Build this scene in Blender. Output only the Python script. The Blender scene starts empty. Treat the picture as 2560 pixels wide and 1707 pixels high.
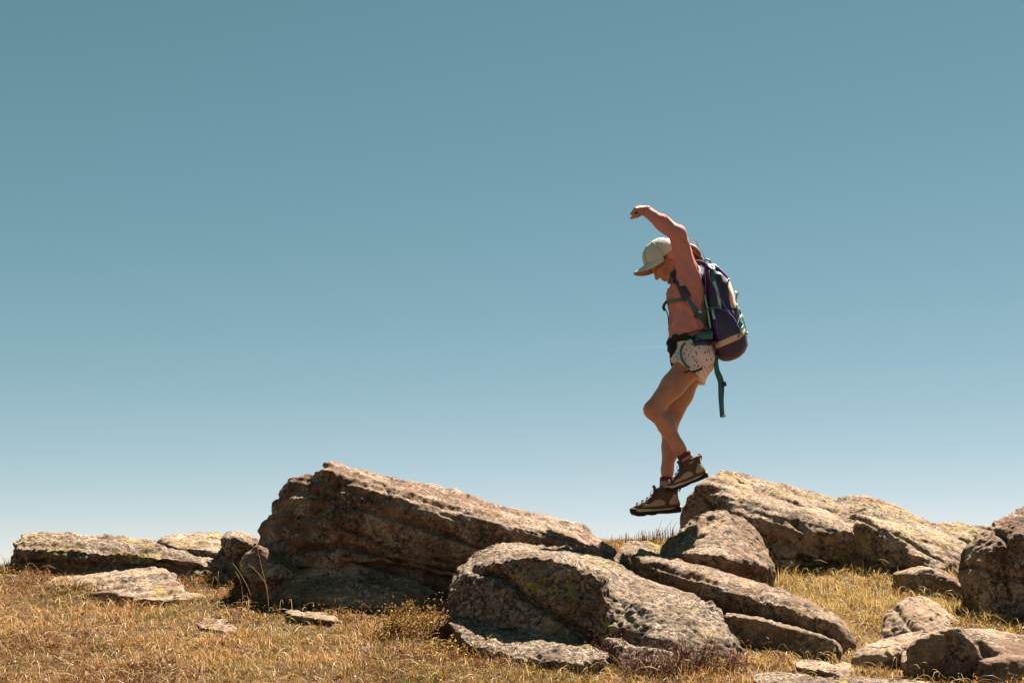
import bpy, bmesh, math, random
import numpy as np
from mathutils import Vector, Matrix
from mathutils.bvhtree import BVHTree

random.seed(7); RNG = np.random.default_rng(7)
S = bpy.context.scene
C = S.collection
RAD = math.radians

# ------------------------------------------------------------------ camera
F_PX = 3556.0                       # focal length in pixels of the 2560 px wide photograph (50 mm lens)
PITCH = math.atan(0.1818)
CAM = np.array([0.0, 0.0, 1.5])
cam = bpy.data.cameras.new('camera'); cam.lens = 50.0; cam.sensor_width = 36.0
cam.clip_start = 0.05; cam.clip_end = 60000
cam_o = bpy.data.objects.new('camera', cam); C.objects.link(cam_o)
cam_o.location = CAM; cam_o.rotation_euler = (math.pi / 2 + PITCH, 0, 0)
S.camera = cam_o

# ------------------------------------------------------------------ sky, sun, exposure
SUN_EL, SUN_AZ = 57.0, 33.0         # azimuth to the right of the view direction
w = bpy.data.worlds.new('World'); S.world = w; w.use_nodes = True
nt = w.node_tree; nt.nodes.clear()
sky = nt.nodes.new('ShaderNodeTexSky'); sky.sky_type = 'NISHITA'; sky.sun_disc = False
sky.sun_elevation = RAD(SUN_EL); sky.sun_rotation = RAD(SUN_AZ)
sky.altitude = 6000; sky.air_density = 1.0; sky.dust_density = 0.1; sky.ozone_density = 1.0
# the photograph's teal colour grade, the same over the whole sky: a gain and a gamma for each channel
EXPO = 2.3
sep = nt.nodes.new('ShaderNodeSeparateColor'); comb = nt.nodes.new('ShaderNodeCombineColor')
nt.links.new(sky.outputs[0], sep.inputs[0])
for ch, (gain, gamma) in enumerate(((1.82, 1.142), (1.095, 0.763), (0.885, 0.853))):
    m1 = nt.nodes.new('ShaderNodeMath'); m1.operation = 'MULTIPLY'; m1.inputs[1].default_value = 0.1
    m2 = nt.nodes.new('ShaderNodeMath'); m2.operation = 'POWER'; m2.inputs[1].default_value = gamma
    m3 = nt.nodes.new('ShaderNodeMath'); m3.operation = 'MULTIPLY'; m3.inputs[1].default_value = gain * 20 / 2 ** EXPO
    nt.links.new(sep.outputs[ch], m1.inputs[0]); nt.links.new(m1.outputs[0], m2.inputs[0]); nt.links.new(m2.outputs[0], m3.inputs[0]); nt.links.new(m3.outputs[0], comb.inputs[ch])
bg = nt.nodes.new('ShaderNodeBackground'); bg.inputs[1].default_value = 0.05
out = nt.nodes.new('ShaderNodeOutputWorld')
nt.links.new(comb.outputs[0], bg.inputs[0]); nt.links.new(bg.outputs[0], out.inputs[0])

L = Vector((math.sin(RAD(SUN_AZ)) * math.cos(RAD(SUN_EL)), math.cos(RAD(SUN_AZ)) * math.cos(RAD(SUN_EL)), math.sin(RAD(SUN_EL))))
sun = bpy.data.lights.new('sun', 'SUN'); sun.energy = 5.0; sun.angle = RAD(0.53); sun.color = (1.0, 0.90, 0.76)
sun_o = bpy.data.objects.new('sun', sun); C.objects.link(sun_o)
sun_o.rotation_euler = (-L).to_track_quat('-Z', 'Y').to_euler(); sun_o.location = (4, 6, 14)
S.view_settings.view_transform = 'Standard'; S.view_settings.look = 'None'
S.view_settings.gamma = 1.0; S.view_settings.exposure = EXPO; S.view_settings.use_curve_mapping = False

# ------------------------------------------------------------------ pixels to places
CP, SP = math.cos(PITCH), math.sin(PITCH)
def P(px, py, Y):
    u = (px - 1280.0) / F_PX; v = (853.5 - py) / F_PX
    d = np.array([u, CP - v * SP, SP + v * CP])
    return CAM + d * (Y / d[1])
def PL(pts): return np.array([P(*p) for p in pts])

# ------------------------------------------------------------------ noise
_perm = RNG.permutation(256).astype(np.int64); _perm = np.concatenate([_perm, _perm, _perm])
_grad = RNG.normal(size=(256, 3)).astype(np.float32); _grad /= np.linalg.norm(_grad, axis=1)[:, None]
def noise(p):
    p = np.asarray(p, dtype=np.float32)
    i = np.floor(p).astype(np.int64); f = p - i; i &= 255
    u = f * f * f * (f * (f * 6 - 15) + 10)
    r = 0
    for dx in (0, 1):
        wx = u[:, 0] if dx else 1 - u[:, 0]
        for dy in (0, 1):
            wy = u[:, 1] if dy else 1 - u[:, 1]
            for dz in (0, 1):
                wz = u[:, 2] if dz else 1 - u[:, 2]
                h = _perm[_perm[_perm[(i[:, 0] + dx) & 255] + ((i[:, 1] + dy) & 255)] + ((i[:, 2] + dz) & 255)]
                g = _grad[h]
                r = r + wx * wy * wz * (g[:, 0] * (f[:, 0] - dx) + g[:, 1] * (f[:, 1] - dy) + g[:, 2] * (f[:, 2] - dz))
    return r * 1.5
def fbm(p, o=4, gain=0.5, lac=2.03):
    a, s, r = 1.0, 1.0, 0
    for k in range(o):
        r = r + a * noise(p * s + 17.3 * k); a *= gain; s *= lac
    return r

# ------------------------------------------------------------------ signed distance fields and surface nets
def surface_nets(V, origin, h):
    s = V < 0
    n = [d - 1 for d in V.shape]
    cnt = np.zeros(n, np.uint8)
    cs = [(a, b, c) for a in (0, 1) for b in (0, 1) for c in (0, 1)]
    for a, b, c in cs: cnt += s[a:a + n[0], b:b + n[1], c:c + n[2]]
    act = (cnt > 0) & (cnt < 8)
    idx = np.full(n, -1, np.int32); I, J, K = np.nonzero(act); idx[I, J, K] = np.arange(len(I))
    g = {c: V[I + c[0], J + c[1], K + c[2]] for c in cs}
    pos = np.zeros((len(I), 3)); num = np.zeros(len(I))
    for a in cs:
        for ax in range(3):
            if a[ax]: continue
            b = list(a); b[ax] = 1; b = tuple(b)
            m = (g[a] < 0) != (g[b] < 0)
            t = np.where(m, g[a] / np.where(m, g[a] - g[b], 1), 0)
            q = np.tile(np.array(a, float), (len(I), 1)); q[:, ax] += t
            pos += q * m[:, None]; num += m
    vs = np.asarray(origin) + h * (np.stack([I, J, K], 1) + pos / num[:, None])
    quads = []
    for ax in range(3):
        b, c = (ax + 1) % 3, (ax + 2) % 3
        sl0 = [slice(None)] * 3; sl1 = [slice(None)] * 3
        sl0[ax] = slice(0, -1); sl1[ax] = slice(1, None)
        s0 = s[tuple(sl0)]; s1 = s[tuple(sl1)]
        E = np.stack(np.nonzero(s0 != s1), 1)
        E = E[(E[:, b] > 0) & (E[:, c] > 0) & (E[:, b] < n[b]) & (E[:, c] < n[c])]
        ins = s0[E[:, 0], E[:, 1], E[:, 2]]
        def cell(db, dc):
            q = E.copy(); q[:, b] += db; q[:, c] += dc
            return idx[q[:, 0], q[:, 1], q[:, 2]]
        Q = np.stack([cell(-1, -1), cell(0, -1), cell(0, 0), cell(-1, 0)], 1)
        Q[~ins] = Q[~ins][:, ::-1]
        quads.append(Q)
    return vs, np.concatenate(quads)

def normals(vs, q):
    nn = np.cross(vs[q[:, 2]] - vs[q[:, 0]], vs[q[:, 3]] - vs[q[:, 1]])
    r = np.zeros_like(vs)
    for k in range(4): np.add.at(r, q[:, k], nn)
    return r / np.maximum(np.linalg.norm(r, axis=1), 1e-12)[:, None]

def blur(V, r):
    for ax in range(3):
        k = np.exp(-0.5 * (np.arange(-2 * r, 2 * r + 1) / max(r, .5)) ** 2); k /= k.sum()
        W = np.zeros_like(V)
        for i, kv in zip(range(-2 * r, 2 * r + 1), k):
            W += kv * np.take(V, np.clip(np.arange(V.shape[ax]) + i, 0, V.shape[ax] - 1), axis=ax)
        V = W
    return V

def smin(a, b, k):
    if k <= 0: return np.minimum(a, b)
    h = np.clip(0.5 + 0.5 * (b - a) / k, 0, 1)
    return b + (a - b) * h - k * h * (1 - h)

class Field:
    def __init__(self, lo, hi, h):
        self.lo = np.asarray(lo, float); self.h = h
        n = np.ceil((np.asarray(hi) - self.lo) / h).astype(int) + 1
        self.ax = [(self.lo[i] + h * np.arange(n[i])).astype(np.float32) for i in range(3)]
        self.V = np.full(n, 0.3, np.float32)
    def like(self):
        f = Field.__new__(Field); f.lo = self.lo; f.h = self.h; f.ax = self.ax; f.V = np.full(self.V.shape, 0.3, np.float32); return f
    def win(self, lo, hi):
        sl = []
        for i in range(3):
            a = int(np.clip(np.searchsorted(self.ax[i], lo[i]), 0, len(self.ax[i]) - 1)); b = int(np.clip(np.searchsorted(self.ax[i], hi[i]), a + 1, len(self.ax[i])))
            sl.append(slice(a, b))
        return tuple(sl), self.ax[0][sl[0]][:, None, None], self.ax[1][sl[1]][None, :, None], self.ax[2][sl[2]][None, None, :]
    def put(self, lo, hi, fn, k=0.02, op='add'):
        sl, X, Y, Z = self.win(np.asarray(lo) - 0.07, np.asarray(hi) + 0.07)
        d = fn(X, Y, Z)
        if op == 'add': self.V[sl] = smin(self.V[sl], d, k)
        else: self.V[sl] = -smin(-self.V[sl], d, k)          # subtract
    def cone(self, a, b, ra, rb, k=0.02, sy=1.0, op='add'):
        a = np.asarray(a, float); b = np.asarray(b, float)
        ab = b - a; abs_ = ab * np.array([1, 1 / sy, 1]); l2 = max(float(abs_ @ abs_), 1e-12); r = max(ra, rb) * max(sy, 1)
        def fn(X, Y, Z):
            x = X - a[0]; y = (Y - a[1]) / sy; z = Z - a[2]
            t = np.clip((x * abs_[0] + y * abs_[1] + z * abs_[2]) / l2, 0, 1)
            return np.sqrt((x - t * abs_[0]) ** 2 + (y - t * abs_[1]) ** 2 + (z - t * abs_[2]) ** 2) - (ra + (rb - ra) * t)
        self.put(np.minimum(a, b) - r, np.maximum(a, b) + r, fn, k, op)
    def ell(self, c, M, rad, k=0.02, op='add'):                # M rows: local axes
        c = np.asarray(c, float); M = np.asarray(M, float); rad = np.asarray(rad, float); r = rad.max()
        def fn(X, Y, Z):
            x = X - c[0]; y = Y - c[1]; z = Z - c[2]
            q = [(M[i][0] * x + M[i][1] * y + M[i][2] * z) / rad[i] for i in range(3)]
            n = np.sqrt(q[0] ** 2 + q[1] ** 2 + q[2] ** 2)
            g = np.sqrt((q[0] / rad[0]) ** 2 + (q[1] / rad[1]) ** 2 + (q[2] / rad[2]) ** 2) + 1e-9
            return n * (n - 1) / g
        self.put(c - r, c + r, fn, k, op)
    def cut(self, p, n):                                       # keep the side the normal points away from
        p = np.asarray(p, float); n = np.asarray(n, float) / np.linalg.norm(n)
        X, Y, Z = self.ax[0][:, None, None], self.ax[1][None, :, None], self.ax[2][None, None, :]
        self.V = np.maximum(self.V, (n[0] * (X - p[0]) + n[1] * (Y - p[1]) + n[2] * (Z - p[2])).astype(np.float32))
    def mesh(self): return surface_nets(self.V, self.lo, self.h)

# ------------------------------------------------------------------ object helpers
def mesh_obj(name, vs, faces, mat, parent=None, smooth=True, base=None, col=None):
    vs = np.asarray(vs, float)
    if parent is not None and base is None: base = np.array(parent.get('_o', (0, 0, 0)))
    elif base is None: base = np.array([(vs[:, 0].min() + vs[:, 0].max()) / 2, (vs[:, 1].min() + vs[:, 1].max()) / 2, vs[:, 2].min()])
    me = bpy.data.meshes.new(name)
    lv = vs - base
    if isinstance(faces, np.ndarray):
        m = len(faces); k = faces.shape[1]
        me.vertices.add(len(lv)); me.vertices.foreach_set('co', lv.astype(np.float32).ravel())
        me.loops.add(m * k); me.loops.foreach_set('vertex_index', faces.astype(np.int32).ravel())
        me.polygons.add(m); me.polygons.foreach_set('loop_start', (np.arange(m) * k).astype(np.int32))
        me.update(calc_edges=True)
    else:
        me.from_pydata([tuple(v) for v in lv], [], faces); me.update()
    if smooth: me.polygons.foreach_set('use_smooth', np.ones(len(me.polygons), bool))
    if col is not None:
        a = me.attributes.new('tone', 'FLOAT_COLOR', 'POINT')
        a.data.foreach_set('color', np.concatenate([col, np.ones((len(col), 1))], 1).astype(np.float32).ravel())
    me.materials.append(mat)
    o = bpy.data.objects.new(name, me); C.objects.link(o)
    if parent is not None:
        o.parent = parent; o.location = (0, 0, 0) if np.allclose(base, parent.get('_o', (0, 0, 0))) else tuple(base - np.array(parent['_o']))
    else:
        o.location = tuple(base)
    o['_o'] = [float(t) for t in base]
    return o
def tag(o, label, cat, group=None, kind=None):
    if label: o['label'] = label
    if cat: o['category'] = cat
    if group: o['group'] = group
    if kind: o['kind'] = kind
    return o
def empty(name, loc):
    o = bpy.data.objects.new(name, None); C.objects.link(o); o.location = tuple(loc); o['_o'] = [float(t) for t in loc]; o.empty_display_size = 0.1
    return o
def bvh_of(vs, q): return BVHTree.FromPolygons([Vector(v) for v in vs], [tuple(int(i) for i in f) for f in q])

class MB:                                                       # collects shapes for one mesh
    def __init__(self): self.v = []; self.f = []
    def add(self, vs, fs):
        o = len(self.v); self.v += [tuple(map(float, v)) for v in vs]; self.f += [tuple(i + o for i in f) for f in fs]
    def tube(self, pts, r, n=6, caps=True):
        pts = [Vector(p) for p in pts]; m = len(pts)
        rs = r if hasattr(r, '__len__') else [r] * m
        up = Vector((0.3, 1, 0.2)).normalized(); vs = []
        for i, p in enumerate(pts):
            t = (pts[min(i + 1, m - 1)] - pts[max(i - 1, 0)]); t = t.normalized() if t.length > 1e-9 else Vector((0, 0, 1))
            a = t.cross(up); a = a.normalized() if a.length > 1e-3 else t.orthogonal().normalized()
            b = t.cross(a)
            vs += [p + (a * math.cos(2 * math.pi * k / n) + b * math.sin(2 * math.pi * k / n)) * rs[i] for k in range(n)]
        fs = [(i * n + k, i * n + (k + 1) % n, (i + 1) * n + (k + 1) % n, (i + 1) * n + k) for i in range(m - 1) for k in range(n)]
        if caps: fs += [tuple(range(n))[::-1], tuple((m - 1) * n + k for k in range(n))]
        self.add(vs, fs)
    def ribbon(self, pts, nrm, wd, th=0.003):
        pts = [Vector(p) for p in pts]; m = len(pts); vs = []
        ws = wd if hasattr(wd, '__len__') else [wd] * m
        for i, p in enumerate(pts):
            t = (pts[min(i + 1, m - 1)] - pts[max(i - 1, 0)]).normalized(); n = Vector(nrm[i]) if hasattr(nrm[0], '__len__') else Vector(nrm)
            s = t.cross(n).normalized(); n = s.cross(t).normalized()
            a = ws[i] / 2
            vs += [p - s * a - n * th / 2, p + s * a - n * th / 2, p + s * a + n * th / 2, p - s * a + n * th / 2]
        fs = [(i * 4 + k, i * 4 + (k + 1) % 4, (i + 1) * 4 + (k + 1) % 4, (i + 1) * 4 + k) for i in range(m - 1) for k in range(4)]
        fs += [(3, 2, 1, 0), tuple((m - 1) * 4 + k for k in range(4))]
        self.add(vs, fs)
    def ball(self, c, r, n=8):
        c = Vector(c); vs = []; fs = []
        rr = r if hasattr(r, '__len__') else (r, r, r)
        for i in range(n + 1):
            a = math.pi * i / n
            for k in range(n): vs.append((c.x + rr[0] * math.sin(a) * math.cos(2 * math.pi * k / n), c.y + rr[1] * math.sin(a) * math.sin(2 * math.pi * k / n), c.z + rr[2] * math.cos(a)))
        fs = [(i * n + k, (i + 1) * n + k, (i + 1) * n + (k + 1) % n, i * n + (k + 1) % n) for i in range(n) for k in range(n)]
        self.add(vs, fs)
    def box(self, c, ax, s):                                    # ax: three unit vectors, s: half sizes
        c = Vector(c); ax = [Vector(a) for a in ax]
        vs = [c + ax[0] * s[0] * i + ax[1] * s[1] * j + ax[2] * s[2] * k for i in (-1, 1) for j in (-1, 1) for k in (-1, 1)]
        self.add(vs, [(0, 1, 3, 2), (4, 6, 7, 5), (0, 4, 5, 1), (2, 3, 7, 6), (0, 2, 6, 4), (1, 5, 7, 3)])
    def build(self, name, mat, parent=None, smooth=True): return mesh_obj(name, self.v, self.f, mat, parent, smooth)

def catmull(pts, n=6):
    p = [np.asarray(q, float) for q in pts]; p = [2 * p[0] - p[1]] + p + [2 * p[-1] - p[-2]]
    r = []
    for i in range(1, len(p) - 2):
        for k in range(n):
            t = k / n
            r.append(0.5 * ((2 * p[i]) + (-p[i - 1] + p[i + 1]) * t + (2 * p[i - 1] - 5 * p[i] + 4 * p[i + 1] - p[i + 2]) * t * t + (-p[i - 1] + 3 * p[i] - 3 * p[i + 1] + p[i + 2]) * t ** 3))
    r.append(p[-2]); return r

# ------------------------------------------------------------------ materials
class N:
    def __init__(self, name):
        self.m = bpy.data.materials.new(name); self.m.use_nodes = True; self.t = self.m.node_tree; self.t.nodes.clear()
        self.out = self.t.nodes.new('ShaderNodeOutputMaterial')
    def n(self, kind, **kw):
        x = self.t.nodes.new(kind)
        for k, v in kw.items():
            if k.startswith('i_'):
                k = k[2:]; x.inputs[int(k) if k.isdigit() else k].default_value = v
            else: setattr(x, k, v)
        return x
    def l(self, a, b): self.t.links.new(a, b)
    def pos(self, sc=(1, 1, 1)):
        g = self.n('ShaderNodeNewGeometry'); mp = self.n('ShaderNodeMapping'); mp.inputs['Scale'].default_value = sc
        self.l(g.outputs['Position'], mp.inputs[0]); return mp.outputs[0]
    def noise(self, v, scale, det=4, rough=0.6, dist=0.0):
        x = self.n('ShaderNodeTexNoise'); x.inputs['Scale'].default_value = scale; x.inputs['Detail'].default_value = det; x.inputs['Roughness'].default_value = rough; x.inputs['Distortion'].default_value = dist
        self.l(v, x.inputs['Vector']); return x.outputs['Fac']
    def ramp(self, f, stops):
        r = self.n('ShaderNodeValToRGB'); e = r.color_ramp.elements
        while len(e) > 1: e.remove(e[-1])
        for i, (p, c) in enumerate(stops):
            if i == 0: e[0].position = p
            else: e.new(p)
            e[i].color = (c, c, c, 1) if not hasattr(c, '__len__') else tuple(c) + (1,)
        self.l(f, r.inputs[0]); return r.outputs[0]
    def mix(self, f, a, b, mode='MIX'):
        x = self.n('ShaderNodeMix', data_type='RGBA', blend_type=mode)
        for s, i in ((f, 0), (a, 6), (b, 7)):
            if hasattr(s, 'is_output'): self.l(s, x.inputs[i])
            else: x.inputs[i].default_value = s if i == 0 else tuple(s) + (1,)
        return x.outputs[2]
    def math(self, op, a, b=0.0):
        x = self.n('ShaderNodeMath', operation=op)
        for i, s in enumerate((a, b)):
            if hasattr(s, 'is_output'): self.l(s, x.inputs[i])
            else: x.inputs[i].default_value = s
        return x.outputs[0]
    def bump(self, h, st, dist, prev=None):
        b = self.n('ShaderNodeBump'); b.inputs['Strength'].default_value = st; b.inputs['Distance'].default_value = dist
        self.l(h, b.inputs['Height'])
        if prev is not None: self.l(prev, b.inputs['Normal'])
        return b.outputs[0]
    def bsdf(self, col, rough=0.8, nrm=None, spec=0.3):
        p = self.n('ShaderNodeBsdfPrincipled'); p.inputs['Roughness'].default_value = rough; p.inputs['Specular IOR Level'].default_value = spec
        if hasattr(col, 'is_output'): self.l(col, p.inputs['Base Color'])
        else: p.inputs['Base Color'].default_value = tuple(col) + (1,)
        if nrm is not None: self.l(nrm, p.inputs['Normal'])
        self.l(p.outputs[0], self.out.inputs[0]); return p

def cloth_mat(name, c, var=0.18, rough=0.85, scale=60, bump=0.25, spec=0.2, weave=700, sss=0):
    n = N(name); v = n.pos()
    f = n.noise(v, scale, 4)
    col = n.mix(f, tuple(x * (1 - var) for x in c), tuple(min(1, x * (1 + var)) for x in c))
    b = n.bump(n.noise(v, weave, 2), bump * 0.5, 0.001); b = n.bump(n.noise(v, scale * 0.7, 3), bump, 0.006, b)
    p = n.bsdf(col, rough, b, spec)
    return n.m

def rock_mat(name, warm, yellow=0.5, pale=0.5, dark=0.5):
    n = N(name); v = n.pos()
    big = n.noise(v, 2.3, 5, 0.6, 0.4); mid = n.noise(v, 11, 7, 0.7, 0.3); fine = n.noise(v, 90, 5, 0.75); grain = n.noise(v, 260, 3, 0.7)
    a, b, c = warm
    col = n.ramp(mid, [(0.32, a), (0.5, b), (0.66, c)])
    col = n.mix(n.ramp(big, [(0.40, 0.0), (0.60, 0.8)]), col, tuple(x * y for x, y in zip(b, (0.60, 0.55, 0.50))))
    col = n.mix(n.ramp(n.noise(v, 4.5, 6, 0.7, 0.9), [(0.55, 0.0), (0.66, 0.7)]), col, tuple(x * y for x, y in zip(a, (0.75, 0.68, 0.62))))
    col = n.mix(n.ramp(fine, [(0.36, 0.8), (0.5, 0.0)]), col, tuple(x * 0.5 for x in a))
    col = n.mix(n.ramp(grain, [(0.5, 0.0), (0.68, 0.55)]), col, tuple(min(1, x * 1.3) for x in c))
    # pale crust lichen in small ragged patches
    pl = n.math('MULTIPLY', n.ramp(n.noise(v, 6, 5, 0.7, 0.6), [(0.54 - 0.1 * pale, 0.0), (0.62 - 0.1 * pale, 1.0)]), n.ramp(n.noise(v, 62, 5, 0.75), [(0.48, 0.0), (0.54, 1.0)]))
    col = n.mix(n.math('MULTIPLY', pl, 0.75), col, (0.359, 0.292, 0.230))
    # black lichen
    bl = n.math('MULTIPLY', n.ramp(n.noise(v, 5, 4, 0.6, 0.8), [(0.56 - 0.14 * dark, 0.0), (0.62 - 0.14 * dark, 1.0)]), n.ramp(n.noise(v, 46, 6, 0.8), [(0.50, 0.0), (0.545, 1.0)]))
    col = n.mix(n.math('MULTIPLY', bl, 0.9), col, (0.023, 0.020, 0.017))
    # yellow map lichen
    yl = n.math('MULTIPLY', n.ramp(n.noise(v, 4.2, 4, 0.6, 0.5), [(0.62 - 0.14 * yellow, 0.0), (0.69 - 0.14 * yellow, 1.0)]), n.ramp(n.noise(v, 42, 5, 0.75, 0.5), [(0.52, 0.0), (0.57, 1.0)]))
    col = n.mix(n.math('MULTIPLY', yl, 0.85), col, (0.281, 0.222, 0.027))
    nb = n.bump(n.noise(v, 38, 8, 0.75), 0.8, 0.016); nb = n.bump(n.noise(v, 130, 5, 0.75), 0.7, 0.006, nb)
    n.bsdf(col, 0.92, nb, 0.12)
    return n.m

def blade_mat(name, trans=0.4):
    n = N(name); a = n.n('ShaderNodeAttribute', attribute_name='tone')
    d = n.n('ShaderNodeBsdfDiffuse'); t = n.n('ShaderNodeBsdfTranslucent'); mx = n.n('ShaderNodeMixShader'); mx.inputs[0].default_value = trans
    g = n.n('ShaderNodeBsdfGlossy'); g.inputs['Roughness'].default_value = 0.45; g.inputs['Color'].default_value = (0.7, 0.7, 0.65, 1); m2 = n.n('ShaderNodeMixShader'); m2.inputs[0].default_value = 0.02
    n.l(a.outputs['Color'], d.inputs[0]); n.l(a.outputs['Color'], t.inputs[0])
    n.l(d.outputs[0], mx.inputs[1]); n.l(t.outputs[0], mx.inputs[2]); n.l(mx.outputs[0], m2.inputs[1]); n.l(g.outputs[0], m2.inputs[2]); n.l(m2.outputs[0], n.out.inputs[0])
    return n.m

M = {}
M['rock_red'] = rock_mat('reddish rock', ((0.087, 0.048, 0.032), (0.184, 0.110, 0.073), (0.287, 0.188, 0.130)), -0.1, 0.75, 0.6)
M['rock_brown'] = rock_mat('brown rock', ((0.089, 0.051, 0.033), (0.196, 0.123, 0.081), (0.296, 0.201, 0.138)), 0.25, 0.6, 0.65)
M['rock_grey'] = rock_mat('grey rock', ((0.070, 0.044, 0.030), (0.170, 0.111, 0.076), (0.311, 0.222, 0.159)), 0.40, 1.0, 1.25)
M['rock_pale'] = rock_mat('pale rock', ((0.141, 0.086, 0.056), (0.259, 0.173, 0.118), (0.348, 0.248, 0.178)), 0.1, 0.7, 0.45)
M['rock_lichen'] = rock_mat('lichen rock', ((0.104, 0.062, 0.041), (0.229, 0.152, 0.102), (0.340, 0.240, 0.167)), 0.85, 0.9, 0.75)
M['rock_ledge'] = rock_mat('dark ledge rock', ((0.074, 0.046, 0.031), (0.159, 0.106, 0.073), (0.274, 0.194, 0.137)), 0.75, 0.8, 1.1)
M['blade'] = blade_mat('dry grass', 0.42)
M['leaf'] = blade_mat('small leaves', 0.45)
gm = N('soil'); v = gm.pos()
col = gm.ramp(gm.noise(v, 8, 6, 0.7), [(0.3, (0.045, 0.028, 0.014)), (0.55, (0.12, 0.075, 0.035)), (0.75, (0.2, 0.14, 0.06))])
gm.bsdf(col, 0.95, gm.bump(gm.noise(v, 60, 5, 0.7), 0.9, 0.03), 0.1); M['soil'] = gm.m

# ------------------------------------------------------------------ ground
SL = 0.2145
def ground_z(x, y):
    x = np.asarray(x, float); y = np.asarray(y, float)
    yc = 7.72 + 0.85 / (1 + np.exp(-(x + 1.3) * 4.0))
    t = np.maximum(y - yc, 0)
    tt = np.minimum(t, 0.7)
    z = SL * y - 0.6 * tt ** 2 - (t - tt) * 0.84
    yb = np.maximum(-y, 0); z = z + yb * SL * 0.6
    q = np.stack([x.ravel(), y.ravel(), np.zeros(x.size)], 1)
    near = np.exp(-((y - 7) / 8) ** 2).ravel()
    z = z + (0.05 * fbm(q * 0.9, 3) * near + 0.018 * noise(q * 4.1) * near + 0.5 * noise(q * 0.03) * (1 - near)).reshape(z.shape)
    return np.maximum(z, -55 + 3 * noise(q * 0.004).reshape(z.shape))
def spaced(a, b, st, far, nf):
    g = np.geomspace(1, far, nf)[1:]
    return np.concatenate([a - g[::-1], np.arange(a, b, st), b + g])
xs = spaced(-4.2, 4.2, 0.045, 6000, 36); ys = spaced(3.5, 10.5, 0.045, 6000, 40)
GX, GY = np.meshgrid(xs, ys, indexing='ij'); GZ = ground_z(GX, GY)
nx, ny = GX.shape
I0 = (np.arange(nx - 1)[:, None] * ny + np.arange(ny - 1)[None, :]).ravel()
gq = np.stack([I0, I0 + ny, I0 + ny + 1, I0 + 1], 1)
gv = np.stack([GX.ravel(), GY.ravel(), GZ.ravel()], 1)
ground = mesh_obj('ground', gv, gq, M['soil'], base=np.zeros(3)); ground['kind'] = 'structure'

# ------------------------------------------------------------------ rocks
ROCKS = []
def hull_planes(pts):
    bm = bmesh.new()
    for p in pts: bm.verts.new(p)
    bmesh.ops.convex_hull(bm, input=bm.verts)
    cen = np.mean(pts, axis=0); pl = []
    for f in bm.faces:
        n = f.normal.copy()
        if n.length < 0.5: continue
        p = f.calc_center_median()
        if n.dot(Vector(cen) - p) > 0: n = -n
        pl.append((n.x, n.y, n.z, -n.dot(p)))
    bm.free(); return np.unique(np.round(np.array(pl), 5), axis=0)

def rock(name, label, mat, pieces, h=0.009, soft=1, k=0.035, grow=0.012, amp=0.03, strata=(0.0, 14.6), fine=0.008, pits=0.010, cracks=(), seed=0, dents=()):
    PTS = [PL(p) for p in pieces]; allp = np.concatenate(PTS)
    lo = allp.min(0) - 0.10; hi = allp.max(0) + 0.10
    fd = Field(lo, hi, h)
    X, Y, Z = fd.ax[0][:, None, None], fd.ax[1][None, :, None], fd.ax[2][None, None, :]
    for p in PTS:
        d = None
        for a, b, c, e in hull_planes(p):
            q = (np.float32(a) * X + np.float32(b) * Y + np.float32(c) * Z + np.float32(e))
            d = q if d is None else np.maximum(d, q)
        fd.V = smin(fd.V, d.astype(np.float32), k)
    fd.V = blur(fd.V, soft) - grow
    vs, q = fd.mesh()
    n = normals(vs, q)
    o = np.array([seed * 7.7, seed * 3.1, seed * 5.3])
    p = vs + o
    d = amp * 0.8 * fbm(p * 2.2, 2)
    # fracture facets: sharp valleys between swells, and a rough weathered skin
    d += amp * 0.55 * (np.abs(noise(p * 3.4 + 5)) * 2 - 0.6) + amp * 0.35 * (np.abs(noise(p * 8.3 + 15)) * 2 - 0.6)
    rm = 0.45 + 0.9 * np.clip(noise(p * 2.6 + 60) + 0.35, 0, 1)
    d += fine * 0.6 * rm * (1.0 * (np.abs(noise(p * 17 + 25)) * 2 - 0.6) + 1.0 * (np.abs(noise(p * 34 + 35)) * 2 - 0.6) + 1.0 * noise(p * 50))
    if strata[0] > 0:
        th = RAD(strata[1]); nb = np.array([math.sin(th), 0.12, math.cos(th)]); ub = np.array([math.cos(th), 0, -math.sin(th)])
        t = p @ nb + 0.03 * noise(p * 1.7)
        st = np.stack([(p @ ub) * 1.1, p[:, 1] * 1.1, t * 17], 1)
        r = noise(st); r2 = noise(st * np.array([1.6, 1.6, 2.3]) + 9)
        d += strata[0] * (np.tanh(r * 4) * 0.7 + 0.5 * np.tanh(r2 * 3))
    pn = noise(p * 11 + 3); d -= pits * np.clip(pn - 0.36, 0, 1) * 1.3
    pn = noise(p * 27 + 8); d -= pits * 0.5 * np.clip(pn - 0.3, 0, 1) * 2.0
    for pts, Yc, wd, dep in cracks:
        c = PL([(a, b, Yc) for a, b in pts])[:, [0, 2]]
        pp = vs[:, [0, 2]] + 0.012 * np.stack([noise(p * 9), noise(p * 9 + 40)], 1)
        dm = np.full(len(vs), 9.0)
        for a, b in zip(c[:-1], c[1:]):
            ab = b - a; tt = np.clip(((pp - a) @ ab) / (ab @ ab), 0, 1)
            dm = np.minimum(dm, np.linalg.norm(pp - a - tt[:, None] * ab, axis=1))
        d -= dep * np.exp(-(dm / wd) ** 2) * (n[:, 1] < 0.3)
    for (px, py, Yd), rad, dep in dents:
        c = P(px, py, Yd); d -= dep * np.exp(-(np.linalg.norm(vs - c, axis=1) / rad) ** 2)
    vs = vs + n * d[:, None]
    ob = mesh_obj(name, vs, q, mat)
    tag(ob, label, 'rock', 'rocks on the hilltop')
    ROCKS.append((vs, q)); return ob

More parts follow.
